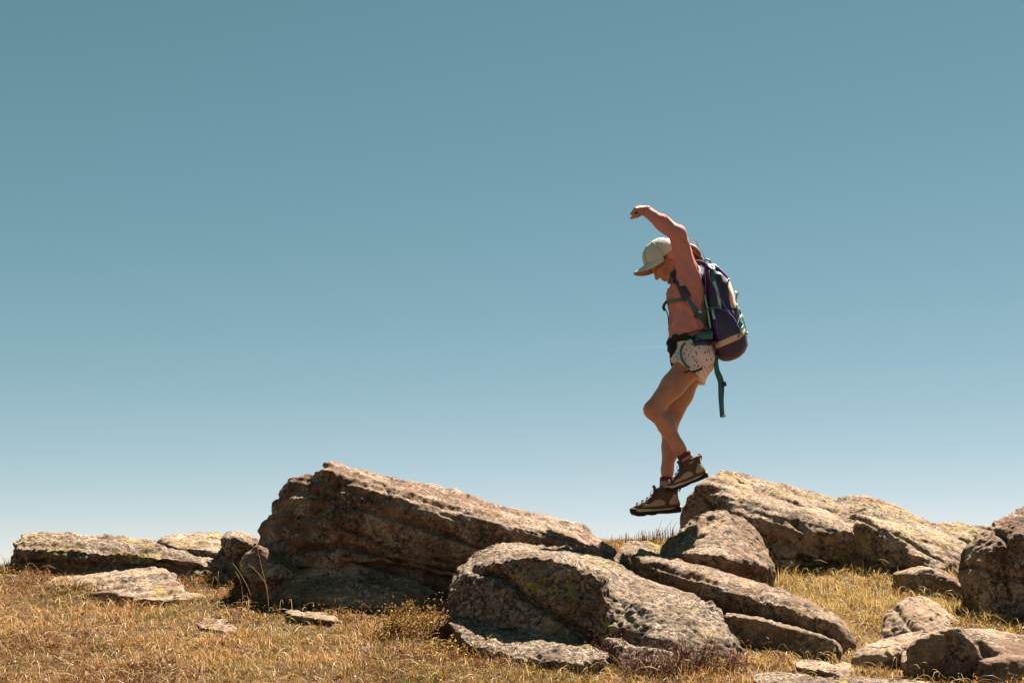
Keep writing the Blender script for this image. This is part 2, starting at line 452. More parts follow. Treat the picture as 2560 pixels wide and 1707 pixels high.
R = M['rock_red']; B = M['rock_brown']; G = M['rock_grey']; PA = M['rock_pale']; LI = M['rock_lichen']
# big layered boulder left of centre
rock('boulder', 'biggest reddish boulder with layered cracks, peaked at left and sloping down to the right', R, [
    [(803, 1174, 7.22), (812, 1168, 7.12), (868, 1213, 7.0), (930, 1231, 6.99), (1100, 1288, 6.98), (1300, 1324, 7.05), (1400, 1338, 7.1), (1500, 1378, 7.22),
     (827, 1157, 7.35), (890, 1178, 7.6), (1010, 1212, 7.72), (1180, 1258, 7.78), (1300, 1285, 7.8), (1400, 1308, 7.8), (1470, 1325, 7.75), (1515, 1353, 7.6), (1535, 1385, 7.45),
     (815, 1300, 6.97), (850, 1385, 6.97), (960, 1405, 7.0), (1150, 1440, 7.0), (1300, 1470, 7.06), (1500, 1450, 7.25), (1530, 1435, 7.4), (850, 1420, 7.7), (1500, 1460, 7.8)],
    [(650, 1350, 7.4), (668, 1290, 7.4), (698, 1235, 7.4), (730, 1203, 7.4), (795, 1183, 7.35), (735, 1262, 7.1), (812, 1192, 7.12), (838, 1285, 6.97), (655, 1375, 7.3), (685, 1420, 7.12),
     (845, 1420, 6.97), (900, 1430, 7.1), (800, 1200, 7.75), (690, 1300, 7.75), (660, 1400, 7.75), (880, 1430, 7.7)],
    [(820, 1395, 7.08), (1000, 1420, 7.1), (1180, 1460, 7.1), (1350, 1470, 7.15), (840, 1460, 7.15), (1150, 1520, 7.15), (1300, 1530, 7.2), (850, 1500, 7.7), (1300, 1530, 7.7)],
], amp=0.026, strata=(0.016, 15), pits=0.016, k=0.025, soft=1, cracks=[
    ([(832, 1268), (900, 1268), (1000, 1298), (1110, 1335), (1205, 1372)], 6.98, 0.011, 0.05),
    ([(850, 1315), (930, 1350), (1010, 1385), (1090, 1400), (1180, 1415)], 6.98, 0.010, 0.04),
    ([(838, 1180), (832, 1230), (836, 1285), (840, 1330)], 7.0, 0.014, 0.03),
    ([(740, 1372), (860, 1362), (960, 1400), (1150, 1432), (1260, 1450)], 7.0, 0.016, 0.07),
    ([(700, 1300), (760, 1290), (832, 1300)], 7.05, 0.009, 0.025),
    ([(1100, 1290), (1250, 1345), (1400, 1385)], 7.0, 0.008, 0.012)], seed=1)
rock('boulder', 'dark shaded boulder wedged beneath the biggest layered boulder, rising from the grass', B, [
    [(705, 1455, 6.95), (760, 1432, 6.98), (830, 1416, 7.0), (870, 1412, 7.0), (950, 1430, 6.98), (1040, 1458, 6.95), (1110, 1500, 6.95), (720, 1490, 6.85), (860, 1480, 6.8), (1000, 1490, 6.82),
     (690, 1580, 6.8), (860, 1610, 6.7), (1000, 1610, 6.7), (1130, 1570, 6.85), (760, 1440, 7.5), (1040, 1470, 7.5), (720, 1560, 7.4), (1120, 1560, 7.4)]],
    amp=0.03, fine=0.008, seed=2)
rock('stone', 'broken stone with a pointed bright top left of the biggest boulder', R, [
    [(600, 1402, 6.98), (645, 1366, 7.0), (676, 1386, 7.0), (716, 1420, 6.98), (740, 1442, 7.0), (690, 1445, 6.9), (640, 1452, 6.9), (608, 1432, 6.93), (640, 1380, 7.25), (720, 1440, 7.25), (615, 1430, 7.2)],
    [(628, 1430, 7.0), (700, 1440, 6.98), (640, 1520, 6.95), (720, 1540, 6.92), (640, 1440, 7.3), (720, 1540, 7.3)]],
    amp=0.014, soft=1, k=0.02, seed=3)
rock('stone', 'wedge stone leaning on the foot of the biggest boulder', R, [
    [(668, 1368, 7.1), (700, 1360, 7.1), (735, 1402, 7.08), (742, 1428, 7.05), (700, 1414, 7.0), (674, 1385, 7.03), (690, 1420, 7.15), (700, 1365, 7.3), (745, 1425, 7.3)],
    [(690, 1430, 7.05), (790, 1425, 7.0), (800, 1450, 6.98), (740, 1462, 6.96), (700, 1450, 7.0), (720, 1440, 7.3), (800, 1440, 7.3)]],
    amp=0.012, soft=1, k=0.02, h=0.009, seed=4)
# left slab group
rock('flat_rock', 'long flat grey slab with yellow lichen along the skyline at far left', M['rock_ledge'], [
    [(28, 1372, 7.75), (34, 1350, 7.8), (60, 1340, 7.95), (120, 1339, 8.15), (200, 1344, 8.2), (290, 1354, 8.2), (390, 1358, 8.2), (500, 1376, 8.1), (565, 1384, 8.0), (612, 1405, 7.8),
     (40, 1372, 7.66), (120, 1378, 7.56), (250, 1384, 7.52), (380, 1390, 7.5), (500, 1404, 7.5), (590, 1420, 7.58),
     (28, 1415, 7.75), (60, 1440, 7.70), (250, 1450, 7.6), (400, 1470, 7.5), (600, 1495, 7.5), (60, 1440, 8.1), (600, 1480, 8.1)]],
    amp=0.022, strata=(0.015, 4), k=0.02, soft=1, fine=0.012, seed=5, cracks=[([(30, 1408), (150, 1402), (300, 1412), (480, 1430)], 7.5, 0.012, 0.04), ([(300, 1362), (380, 1378), (470, 1392), (545, 1402)], 7.6, 0.012, 0.04), ([(130, 1352), (240, 1362), (300, 1372)], 7.8, 0.010, 0.03), ([(390, 1395), (450, 1412), (540, 1425)], 7.5, 0.012, 0.04)])
rock('flat_rock', 'short lichen-topped slab lying behind the long flat slab at left', LI, [
    [(402, 1356, 8.0), (415, 1346, 8.15), (450, 1340, 8.3), (545, 1337, 8.3), (575, 1350, 8.2), (600, 1385, 7.9), (540, 1384, 7.75), (430, 1366, 7.85), (420, 1400, 7.9), (590, 1410, 7.8), (430, 1400, 8.3), (590, 1410, 8.2)]],
    amp=0.014, soft=1, strata=(0.008, 6), seed=6)
rock('boulder', 'small rounded grey boulder perched between the flat slabs and the biggest boulder', G, [
    [(550, 1348, 7.6), (566, 1329, 7.7), (600, 1328, 7.7), (646, 1348, 7.65), (645, 1375, 7.6), (600, 1405, 7.55), (568, 1388, 7.5), (590, 1345, 7.45), (630, 1365, 7.45), (570, 1340, 7.95), (640, 1360, 7.95), (600, 1400, 7.9)]],
    amp=0.012, seed=7, h=0.009)
rock('boulder', 'dark block in the shadowed gap under the small perched boulder', R, [
    [(520, 1400, 7.5), (600, 1385, 7.6), (660, 1390, 7.6), (530, 1500, 7.4), (660, 1540, 7.3), (540, 1400, 7.9), (660, 1400, 7.9), (560, 1520, 7.8)]], amp=0.02, seed=8)
rock('flat_rock', 'low pale slab in the grass in front of the long flat slab at left', PA, [
    [(70, 1448, 7.45), (130, 1437, 7.6), (240, 1431, 7.62), (290, 1416, 7.62), (370, 1412, 7.6), (412, 1426, 7.5), (446, 1455, 7.3), (455, 1472, 7.15), (440, 1500, 7.0), (350, 1500, 7.0), (260, 1485, 7.1), (190, 1468, 7.25),
     (90, 1490, 7.4), (450, 1530, 7.1), (300, 1520, 7.05), (200, 1500, 7.6), (430, 1500, 7.5)],
    [(440, 1480, 7.1), (500, 1480, 7.05), (525, 1497, 6.98), (450, 1500, 6.95), (450, 1530, 7.0), (525, 1530, 7.0), (500, 1500, 7.2)]],
    amp=0.010, strata=(0.012, -6), soft=1, k=0.02, fine=0.006, seed=9, cracks=[([(180, 1465), (255, 1470), (330, 1466), (400, 1459), (450, 1457)], 7.2, 0.010, 0.03)])
# central front boulder and its neighbours
rock('boulder', 'rounded grey boulder in front at centre, lichen-speckled, split by a diagonal crack', G, [
    [(1129, 1465, 6.5), (1146, 1420, 6.6), (1180, 1385, 6.7), (1220, 1362, 6.8), (1280, 1356, 6.88), (1350, 1368, 6.9), (1400, 1378, 6.85), (1450, 1403, 6.8), (1530, 1430, 6.72),
     (1190, 1425, 6.33), (1270, 1398, 6.22), (1340, 1390, 6.18), (1430, 1412, 6.14), (1500, 1450, 6.1), (1128, 1505, 6.42), (1160, 1545, 6.36), (1300, 1560, 6.25), (1440, 1590, 6.14), (1500, 1600, 6.12),
     (1140, 1600, 6.3), (1300, 1630, 6.1), (1180, 1500, 6.9), (1500, 1560, 6.8)],
    [(1450, 1405, 6.78), (1530, 1430, 6.72), (1640, 1470, 6.62), (1700, 1489, 6.55), (1740, 1489, 6.45), (1788, 1520, 6.25), (1815, 1560, 6.12), (1848, 1625, 5.98), (1865, 1665, 5.92),
     (1480, 1475, 6.28), (1600, 1520, 6.1), (1720, 1570, 6.0), (1525, 1620, 5.98), (1560, 1672, 5.84), (1650, 1682, 5.76), (1800, 1690, 5.82), (1500, 1690, 6.2), (1840, 1690, 6.1)]],
    amp=0.022, fine=0.011, pits=0.008, k=0.13, seed=10, cracks=[([(1175, 1418), (1240, 1432), (1300, 1478), (1370, 1520), (1440, 1570), (1470, 1590)], 6.2, 0.018, 0.07), ([(1455, 1480), (1450, 1530), (1470, 1560)], 6.1, 0.02, 0.03),
     ([(1510, 1585), (1560, 1583), (1620, 1610), (1680, 1622)], 5.9, 0.010, 0.035)])
rock('flat_rock', 'low lichen-crusted slab at the foot of the central boulder', G, [
    [(1125, 1560, 6.2), (1150, 1543, 6.35), (1170, 1538, 6.45), (1260, 1541, 6.45), (1330, 1568, 6.25), (1400, 1608, 6.05), (1450, 1622, 5.98), (1520, 1630, 5.92), (1510, 1650, 5.82), (1440, 1660, 5.78), (1300, 1650, 5.85), (1170, 1610, 6.0),
     (1150, 1640, 6.1), (1480, 1690, 5.8), (1300, 1690, 5.85), (1300, 1620, 6.5), (1480, 1670, 6.1)]],
    amp=0.018, fine=0.012, pits=0.010, seed=11)
rock('flat_rock', 'long brown slab slanting down to the right behind the central boulder', B, [
    [(1600, 1374, 7.25), (1690, 1393, 7.1), (1800, 1424, 6.92), (1900, 1462, 6.75), (2020, 1499, 6.52), (2108, 1543, 6.3), (2134, 1590, 6.16), (2132, 1625, 6.1),
     (1582, 1392, 7.0), (1640, 1406, 6.84), (1680, 1438, 6.66), (1760, 1460, 6.54), (1850, 1474, 6.44), (2000, 1526, 6.2), (2080, 1560, 6.08),
     (1585, 1440, 6.98), (1680, 1480, 6.74), (1760, 1508, 6.62), (1950, 1578, 6.36), (2060, 1622, 6.18), (2104, 1648, 6.1), (1600, 1460, 7.25), (1900, 1560, 6.85), (2125, 1650, 6.35)]],
    amp=0.016, strata=(0.006, 19), fine=0.010, pits=0.012, seed=12, cracks=[([(1640, 1410), (1720, 1440), (1830, 1465), (1960, 1505)], 6.6, 0.009, 0.02), ([(1900, 1470), (1890, 1500), (1905, 1545)], 6.5, 0.010, 0.035), ([(2030, 1510), (2020, 1550), (2040, 1600)], 6.2, 0.010, 0.035)])
rock('flat_rock', 'thin dark slab tucked under the long slanting brown slab', B, [
    [(1808, 1540, 6.18), (1900, 1547, 6.09), (2000, 1581, 6.01), (2082, 1606, 5.95), (2096, 1632, 5.94), (1840, 1690, 6.17), (1900, 1690, 6.10), (2000, 1690, 6.02), (2066, 1690, 5.96), (2096, 1680, 5.96),
     (1830, 1534, 6.5), (1950, 1558, 6.4), (2096, 1610, 6.2), (1850, 1660, 6.5), (2090, 1680, 6.2)]],
    amp=0.010, strata=(0.008, 17), seed=13)
rock('boulder', 'rounded pitted brown boulder directly below the hiker, in front of the big right rock', B, [
    [(1650, 1374, 7.4), (1680, 1344, 7.5), (1720, 1309, 7.6), (1768, 1280, 7.68), (1812, 1277, 7.68), (1860, 1299, 7.64), (1900, 1344, 7.55), (1924, 1398, 7.4), (1929, 1430, 7.3),
     (1690, 1386, 7.15), (1800, 1392, 7.03), (1850, 1404, 7.03), (1912, 1424, 7.12), (1660, 1425, 7.25), (1800, 1480, 7.12), (1912, 1490, 7.2), (1928, 1490, 7.4), (1700, 1450, 7.7), (1880, 1450, 7.7)]],
    amp=0.016, fine=0.010, pits=0.014, seed=14, dents=[((1745, 1343, 7.35), 0.035, 0.05), ((1778, 1300, 7.55), 0.03, 0.04), ((1720, 1362, 7.2), 0.03, 0.03), ((1862, 1370, 7.3), 0.02, 0.02)])
rock('boulder', 'largest pale rock at right with yellow lichen, the one the hiker steps off', LI, [
    [(1704, 1335, 8.0), (1712, 1270, 8.0), (1722, 1238, 8.0), (1742, 1216, 7.98), (1768, 1204, 8.0), (1800, 1188, 8.2), (1860, 1195, 8.42), (1930, 1214, 8.52), (2010, 1229, 8.62), (2080, 1250, 8.65), (2160, 1268, 8.6),
     (1774, 1207, 7.96), (1806, 1240, 7.85), (1836, 1276, 7.76), (1852, 1294, 7.7), (1953, 1295, 7.7), (1973, 1322, 7.66), (2030, 1333, 7.65), (2130, 1330, 7.7), (1712, 1400, 7.92), (1830, 1440, 7.86), (1975, 1440, 7.82), (2130, 1455, 7.85), (2160, 1455, 8.6), (1722, 1420, 8.4)],
    [(1795, 1190, 8.2), (1800, 1180, 8.22), (1815, 1176, 8.25), (1842, 1186, 8.28), (1850, 1200, 8.2), (1810, 1200, 8.05), (1800, 1200, 8.5), (1850, 1200, 8.5)],
    [(2080, 1254, 8.5), (2110, 1243, 8.5), (2160, 1244, 8.5), (2200, 1254, 8.52), (2240, 1272, 8.52), (2290, 1290, 8.5), (2340, 1314, 8.42), (2380, 1344, 8.3), (2420, 1366, 8.1), (2412, 1400, 7.9), (2400, 1440, 7.72),
     (2148, 1309, 7.75), (2182, 1304, 7.74), (2226, 1330, 7.65), (2260, 1360, 7.6), (2300, 1406, 7.5), (2345, 1428, 7.46), (2130, 1455, 7.86), (2250, 1465, 7.74), (2350, 1490, 7.58), (2410, 1470, 7.8), (2150, 1455, 8.5), (2400, 1450, 8.4)],
    [(1918, 1364, 7.76), (1945, 1350, 7.76), (1980, 1364, 7.72), (1993, 1392, 7.66), (1924, 1394, 7.62), (1924, 1420, 7.64), (1996, 1420, 7.68), (1950, 1400, 7.9)]],
    amp=0.018, fine=0.009, pits=0.010, k=0.03, soft=1, strata=(0.007, 14), seed=15,
    cracks=[([(1990, 1300), (2008, 1322), (2022, 1335)], 7.66, 0.014, 0.05), ([(2240, 1330), (2300, 1370), (2380, 1420)], 7.6, 0.010, 0.035), ([(1850, 1200), (1930, 1238), (2010, 1262), (2090, 1268)], 8.2, 0.010, 0.03), ([(2085, 1255), (2140, 1290), (2160, 1310)], 7.9, 0.014, 0.05), ([(1760, 1240), (1790, 1300), (1800, 1380)], 7.85, 0.010, 0.035), ([(2050, 1335), (2060, 1380), (2045, 1425)], 7.7, 0.010, 0.03), ([(2190, 1310), (2180, 1370), (2195, 1430)], 7.7, 0.010, 0.03), ([(1930, 1397), (1995, 1394), (2100, 1415), (2240, 1432)], 7.7, 0.012, 0.05)],
    dents=[((2130, 1275, 8.1), 0.07, 0.03), ((2190, 1290, 7.95), 0.06, 0.03)])
rock('stone', 'dark bright-edged stone at the lower right end of the largest pale rock', B, [
    [(2236, 1434, 7.42), (2300, 1414, 7.4), (2362, 1428, 7.32), (2396, 1458, 7.22), (2422, 1512, 7.12), (2400, 1530, 7.1), (2330, 1520, 7.22), (2246, 1495, 7.32), (2245, 1438, 7.3), (2330, 1424, 7.2), (2392, 1462, 7.08), (2300, 1440, 7.7), (2420, 1500, 7.4), (2260, 1490, 7.6)]],
    amp=0.012, soft=1, seed=16)
rock('boulder', 'tall dark shaded boulder cut off by the right edge', R, [
    [(2400, 1440, 6.8), (2412, 1382, 6.78), (2442, 1342, 6.74), (2500, 1310, 6.7), (2530, 1284, 6.7), (2562, 1268, 6.7), (2640, 1262, 6.75), (2740, 1340, 6.8), (2760, 1500, 6.8),
     (2425, 1440, 6.62), (2470, 1390, 6.54), (2545, 1345, 6.5), (2660, 1345, 6.5), (2425, 1510, 6.62), (2480, 1600, 6.56), (2600, 1630, 6.55), (2760, 1610, 6.6), (2440, 1500, 7.6), (2740, 1500, 7.7), (2560, 1350, 7.8)]],
    amp=0.014, fine=0.010, pits=0.004, seed=17, cracks=[([(2430, 1400), (2500, 1440), (2580, 1450)], 6.5, 0.010, 0.03), ([(2520, 1330), (2510, 1400), (2530, 1500)], 6.5, 0.009, 0.025)])
rock('stone', 'small weathered stone on the skyline behind the tall dark boulder at right', LI, [
    [(2340, 1316, 8.7), (2360, 1309, 8.85), (2400, 1307, 8.9), (2470, 1318, 8.9), (2490, 1335, 8.8), (2440, 1365, 8.5), (2380, 1346, 8.5), (2380, 1400, 8.6), (2480, 1400, 8.6), (2400, 1400, 9.0)]],
    amp=0.016, soft=1, strata=(0.012, 5), seed=18)
rock('stone', 'pale pointed stone in the right meadow below the largest rock', PA, [
    [(2206, 1588, 6.32), (2222, 1541, 6.42), (2268, 1496, 6.58), (2300, 1489, 6.62), (2340, 1505, 6.62), (2370, 1544, 6.5), (2405, 1572, 6.42), (2245, 1555, 6.3), (2264, 1582, 6.22), (2310, 1580, 6.22), (2362, 1592, 6.16),
     (2212, 1615, 6.27), (2370, 1630, 6.15), (2405, 1600, 6.5), (2240, 1600, 6.65)]],
    amp=0.015, soft=1, seed=19, pits=0.02, h=0.009, cracks=[([(2262, 1520), (2266, 1560), (2275, 1580)], 6.3, 0.012, 0.03)])
rock('stone', 'flat light stone leaning towards the pale pointed stone', PA, [
    [(2135, 1644, 5.9), (2170, 1612, 6.04), (2240, 1587, 6.18), (2300, 1583, 6.2), (2312, 1592, 6.1), (2200, 1642, 5.84), (2262, 1618, 5.9), (2142, 1670, 5.9), (2290, 1660, 5.9), (2300, 1640, 6.2), (2180, 1660, 6.2)]],
    amp=0.012, soft=1, seed=20, h=0.009, strata=(0.006, -20))
rock('boulder', 'low broad boulder in the bottom right corner with a shaded front', B, [
    [(2270, 1668, 5.74), (2276, 1613, 5.75), (2300, 1596, 5.75), (2368, 1592, 5.75), (2396, 1572, 5.76), (2425, 1600, 5.75), (2445, 1640, 5.75), (2282, 1710, 5.80), (2450, 1720, 5.80),
     (2310, 1590, 6.05), (2380, 1585, 6.1), (2430, 1583, 6.1), (2300, 1680, 6.1), (2450, 1680, 6.1)],
    [(2400, 1575, 5.88), (2440, 1580, 6.05), (2560, 1600, 6.15), (2650, 1612, 6.15), (2440, 1606, 5.82), (2500, 1632, 5.72), (2560, 1640, 5.72), (2650, 1650, 5.7), (2440, 1720, 5.78), (2560, 1720, 5.74), (2650, 1720, 5.72), (2420, 1680, 6.1), (2650, 1680, 6.2)],
    [(2448, 1654, 5.62), (2520, 1643, 5.66), (2640, 1652, 5.66), (2450, 1720, 5.6), (2640, 1720, 5.6), (2470, 1648, 5.75), (2640, 1648, 5.8)]],
    amp=0.012, soft=1, k=0.012, fine=0.009, pits=0.006, seed=21, cracks=[([(2372, 1592), (2376, 1640), (2368, 1700)], 5.75, 0.012, 0.03)])
rock('stone', 'small angular stone lodged between the flat light stone and the corner boulder', G, [
    [(2262, 1628, 5.84), (2290, 1618, 5.88), (2312, 1640, 5.8), (2300, 1668, 5.74), (2258, 1660, 5.76), (2280, 1690, 5.78), (2285, 1650, 5.95)]], amp=0.008, h=0.008, seed=28)
rock('stone', 'chipped little stone in the turf just left of the flat light stone', PA, [
    [(2092, 1668, 5.82), (2112, 1660, 5.88), (2130, 1672, 5.82), (2122, 1686, 5.74), (2098, 1684, 5.74), (2110, 1700, 5.8), (2112, 1680, 5.92)]], amp=0.006, h=0.008, seed=29)
rock('stone', 'narrow flat stone flush with the turf near the bottom right', PA, [
    [(1983, 1656, 5.82), (2010, 1648, 5.92), (2060, 1656, 5.87), (2112, 1678, 5.72), (2100, 1685, 5.65), (1995, 1667, 5.72), (2000, 1700, 5.8), (2110, 1720, 5.7), (2060, 1690, 6.0)],
    [(2100, 1690, 5.75), (2180, 1700, 5.72), (2200, 1706, 5.62), (2100, 1702, 5.6), (2150, 1730, 5.65)]],
    amp=0.008, soft=1, seed=22, h=0.008, grow=0.008)
rock('stone', 'long buried stone along the bottom edge right of centre', G, [
    [(1880, 1690, 5.62), (1930, 1678, 5.72), (2020, 1688, 5.7), (2062, 1700, 5.6), (1900, 1715, 5.5), (2060, 1725, 5.48), (1950, 1740, 5.6)],
    [(2060, 1698, 5.56), (2200, 1702, 5.52), (2330, 1708, 5.45), (2060, 1730, 5.42), (2330, 1740, 5.4), (2200, 1750, 5.5)]],
    amp=0.008, soft=1, seed=23, h=0.008, grow=0.008)
rock('stone', 'small bright stone showing through the grass at lower left', PA, [
    [(486, 1556, 6.55), (515, 1545, 6.62), (560, 1548, 6.6), (594, 1566, 6.5), (582, 1580, 6.4), (498, 1568, 6.45), (540, 1600, 6.5), (590, 1600, 6.5), (500, 1600, 6.55)]],
    amp=0.008, soft=1, seed=24, h=0.008, grow=0.008, strata=(0.005, -4))
rock('stone', 'thin bright stone at the grass edge below the dark wedged boulder', PA, [
    [(712, 1529, 6.66), (735, 1521, 6.74), (800, 1530, 6.68), (842, 1545, 6.56), (830, 1553, 6.48), (730, 1538, 6.56), (760, 1570, 6.6), (840, 1570, 6.6)]],
    amp=0.007, soft=1, seed=25, h=0.008, grow=0.008)
rock('stone', 'small dark skyline stone between the biggest boulder and the hiker', G, [
    [(1548, 1372, 8.2), (1570, 1356, 8.3), (1620, 1356, 8.35), (1655, 1368, 8.3), (1650, 1395, 8.1), (1560, 1390, 8.05), (1560, 1420, 8.2), (1650, 1420, 8.2), (1600, 1400, 8.6)]],
    amp=0.014, soft=1, seed=26)
rock('stone', 'rough grey stone in the gap at the right end of the biggest boulder', G, [
    [(1524, 1400, 7.55), (1545, 1388, 7.6), (1562, 1400, 7.6), (1566, 1440, 7.5), (1522, 1445, 7.45), (1540, 1470, 7.5), (1545, 1430, 7.8)]],
    amp=0.02, soft=1, seed=27, h=0.009)

# ------------------------------------------------------------------ hiker
YH = 7.95
def H(px, py, dy=0.0): return P(px, py, YH + dy)
def axes(pitch):                       # head axes: forward, side (towards the camera), up; pitch = degrees looking down
    a = RAD(pitch); return np.array([[-math.cos(a), 0, -math.sin(a)], [0, -1, 0], [-math.sin(a), 0, math.cos(a)]])

M['skin'] = (lambda n: (n.bsdf(n.mix(n.ramp(n.noise(n.pos(), 11, 6, 0.65), [(0.35, 0.0), (0.65, 1.0)]), (0.29, 0.122, 0.076), (0.38, 0.178, 0.116)), 0.40, n.bump(n.noise(n.pos(), 260, 3), 0.15, 0.001), 0.3), n.m)[1])(N('skin'))
def shirt_material():
    n = N('salmon shirt'); v = n.pos(); st = n.pos((1.0, 1.0, 0.35))
    col = n.mix(n.noise(v, 9, 4), (0.35, 0.140, 0.124), (0.43, 0.192, 0.175))
    b = n.bump(n.noise(st, 34, 3, 0.6, 1.2), 0.55, 0.012); b = n.bump(n.noise(v, 800, 2), 0.15, 0.0008, b)
    n.bsdf(col, 0.85, b, 0.15); return n.m
M['shirt'] = shirt_material()
def shorts_material():
    n = N('printed shorts'); v = n.pos()
    vo = n.n('ShaderNodeTexVoronoi'); vo.inputs['Scale'].default_value = 50; vo.inputs['Randomness'].default_value = 0.95; mp = n.pos((1.25, 1.0, 0.85)); n.l(mp, vo.inputs['Vector'])
    dot = n.math('MULTIPLY', n.ramp(vo.outputs['Distance'], [(0.26, 1.0), (0.34, 0.0)]), n.ramp(vo.outputs['Color'], [(0.28, 0.0), (0.34, 1.0)]))
    hue = n.ramp(n.noise(v, 30, 2), [(0.42, (0.055, 0.10, 0.055)), (0.5, (0.16, 0.05, 0.045)), (0.58, (0.05, 0.055, 0.13))])
    cl = n.mix(n.noise(v, 12, 3), (0.56, 0.41, 0.395), (0.64, 0.51, 0.50))
    col = n.mix(dot, cl, hue)
    n.bsdf(col, 0.85, n.bump(n.noise(v, 40, 3, 0.6, 0.8), 0.45, 0.008), 0.15); return n.m
M['shorts'] = shorts_material()
M['cap'] = cloth_mat('pale sage cotton', (0.3698, 0.4214, 0.3784), 0.07, 0.9, 70, 0.3)
M['cap_seam'] = cloth_mat('sage seam', (0.22, 0.26, 0.23), 0.1)
M['cap_under'] = cloth_mat('tan brim lining', (0.3375, 0.2025, 0.1200), 0.1)
M['hair'] = cloth_mat('brown hair', (0.17, 0.070, 0.034), 0.4, 0.6, 120, 0.4, 0.2)
M['black'] = cloth_mat('black fleece', (0.014, 0.014, 0.015), 0.3, 0.9, 60, 0.5)
M['teal'] = cloth_mat('teal webbing', (0.0085, 0.0892, 0.0748), 0.2, 0.5, 90, 0.3, 0.5)
M['teal_light'] = cloth_mat('pale teal trim', (0.22, 0.46, 0.42), 0.15, 0.5, 90, 0.3, 0.5)
M['navy'] = cloth_mat('navy purple nylon', (0.0255, 0.0195, 0.0612), 0.25, 0.55, 26, 0.9, 0.4)
M['purple'] = cloth_mat('bright purple nylon', (0.15, 0.085, 0.33), 0.2, 0.55, 50, 0.4, 0.4)
M['plum'] = cloth_mat('plum nylon', (0.045, 0.022, 0.055), 0.2, 0.6, 50, 0.4, 0.35)
M['tan'] = cloth_mat('tan nylon', (0.50, 0.36, 0.26), 0.1, 0.75, 50, 0.5)
M['plastic'] = cloth_mat('black buckle plastic', (0.012, 0.012, 0.013), 0.1, 0.35, 50, 0.05, 0.5)
M['red'] = cloth_mat('red charm', (0.55, 0.06, 0.03), 0.1, 0.4)
M['metal'] = cloth_mat('light metal ring', (0.55, 0.55, 0.52), 0.1, 0.3, 50, 0.05, 0.8)
M['leather'] = cloth_mat('dark brown boot suede', (0.0808, 0.0459, 0.0306), 0.3, 0.85, 80, 0.5)
M['boot_tan'] = cloth_mat('tan boot suede', (0.3570, 0.2210, 0.1360), 0.2, 0.85, 80, 0.4)
M['boot_sole'] = cloth_mat('black rubber', (0.016, 0.014, 0.013), 0.2, 0.75, 80, 0.4)
M['midsole'] = cloth_mat('tan foam', (0.4760, 0.3145, 0.1870), 0.12, 0.7, 80, 0.3)
M['sock_pink'] = cloth_mat('grey pink wool', (0.2550, 0.1650, 0.1575), 0.15)
M['sock_red'] = cloth_mat('maroon wool', (0.10, 0.018, 0.022), 0.2)
M['eye'] = cloth_mat('dark lash', (0.02, 0.012, 0.01), 0.1, 0.4)
M['lip'] = cloth_mat('lip', (0.2376, 0.0792, 0.0612), 0.1, 0.5)

# joints
sh_L = H(1722, 688, -0.150); el_L = H(1694, 585, -0.215); wr_L = H(1615, 527, -0.15)
sh_R = H(1724, 692, 0.150); el_R = H(1732, 690, 0.40); wr_R = H(1738, 672, 0.61)
hip_L = H(1732, 905, -0.085); kn_L = H(1632, 1024, -0.16); an_L = H(1719, 1150, -0.10)
hip_R = H(1734, 905, 0.085); kn_R = H(1672, 1066, 0.07); an_R = H(1667, 1215, 0.06)
HO = H(1669, 651); HA = axes(48)                              # ear position, head axes
def hd(f, s, u): return HO + HA[0] * f + HA[1] * s + HA[2] * u

fb = Field(H(1560, 1320) - np.array([0, 0.42, 0]), H(1850, 490) + np.array([0, 0.82, 0]), 0.005)
# torso
fb.cone(H(1733, 890), H(1726, 840), 0.093, 0.078, 0.03, sy=1.55)
fb.cone(H(1726, 840), H(1716, 745), 0.080, 0.092, 0.03, sy=1.5)
fb.cone(H(1716, 745), H(1718, 700), 0.088, 0.070, 0.03, sy=1.65)
fb.cone(H(1717, 694), H(1688, 662), 0.054, 0.049, 0.03)
# head
fb.ell(hd(-0.012, 0, 0.035), HA, (0.098, 0.075, 0.098), 0.01)
fb.ell(hd(0.040, 0, -0.028), HA, (0.062, 0.058, 0.078), 0.025)
fb.cone(hd(0.005, 0.045, -0.045), hd(0.070, 0.012, -0.088), 0.020, 0.015, 0.03)
fb.cone(hd(0.005, -0.045, -0.045), hd(0.070, -0.012, -0.088), 0.020, 0.015, 0.03)
fb.ell(hd(0.080, 0, -0.088), HA, (0.018, 0.020, 0.016), 0.015)
fb.cone(hd(0.090, 0, 0.022), hd(0.121, 0, -0.022), 0.009, 0.011, 0.012)
fb.cone(hd(0.105, 0.010, -0.028), hd(0.105, -0.010, -0.028), 0.009, 0.009, 0.008)
fb.cone(hd(0.086, 0.022, 0.032), hd(0.086, -0.022, 0.032), 0.014, 0.014, 0.02)
for s_ in (1, -1):
    fb.ell(hd(0.101, 0.031 * s_, 0.012), HA, (0.012, 0.016, 0.009), 0.008, op='sub')
    fb.ell(hd(0.080, 0.031 * s_, 0.010), HA, (0.014, 0.014, 0.012), 0.006)
    fb.ell(hd(0.070, 0.045 * s_, -0.012), HA, (0.026, 0.016, 0.022), 0.02)
    fb.ell(hd(-0.012, 0.074 * s_, 0.002), axes(36), (0.019, 0.010, 0.031), 0.006)
    fb.ell(hd(-0.009, 0.085 * s_, 0.004), axes(36), (0.010, 0.007, 0.018), 0.004, op='sub')
fb.ell(hd(0.098, 0, -0.050), HA, (0.012, 0.020, 0.006), 0.006)
fb.ell(hd(0.095, 0, -0.063), HA, (0.011, 0.018, 0.007), 0.006)
fb.ell(hd(0.108, 0, -0.0565), HA, (0.008, 0.022, 0.0025), 0.002, op='sub')
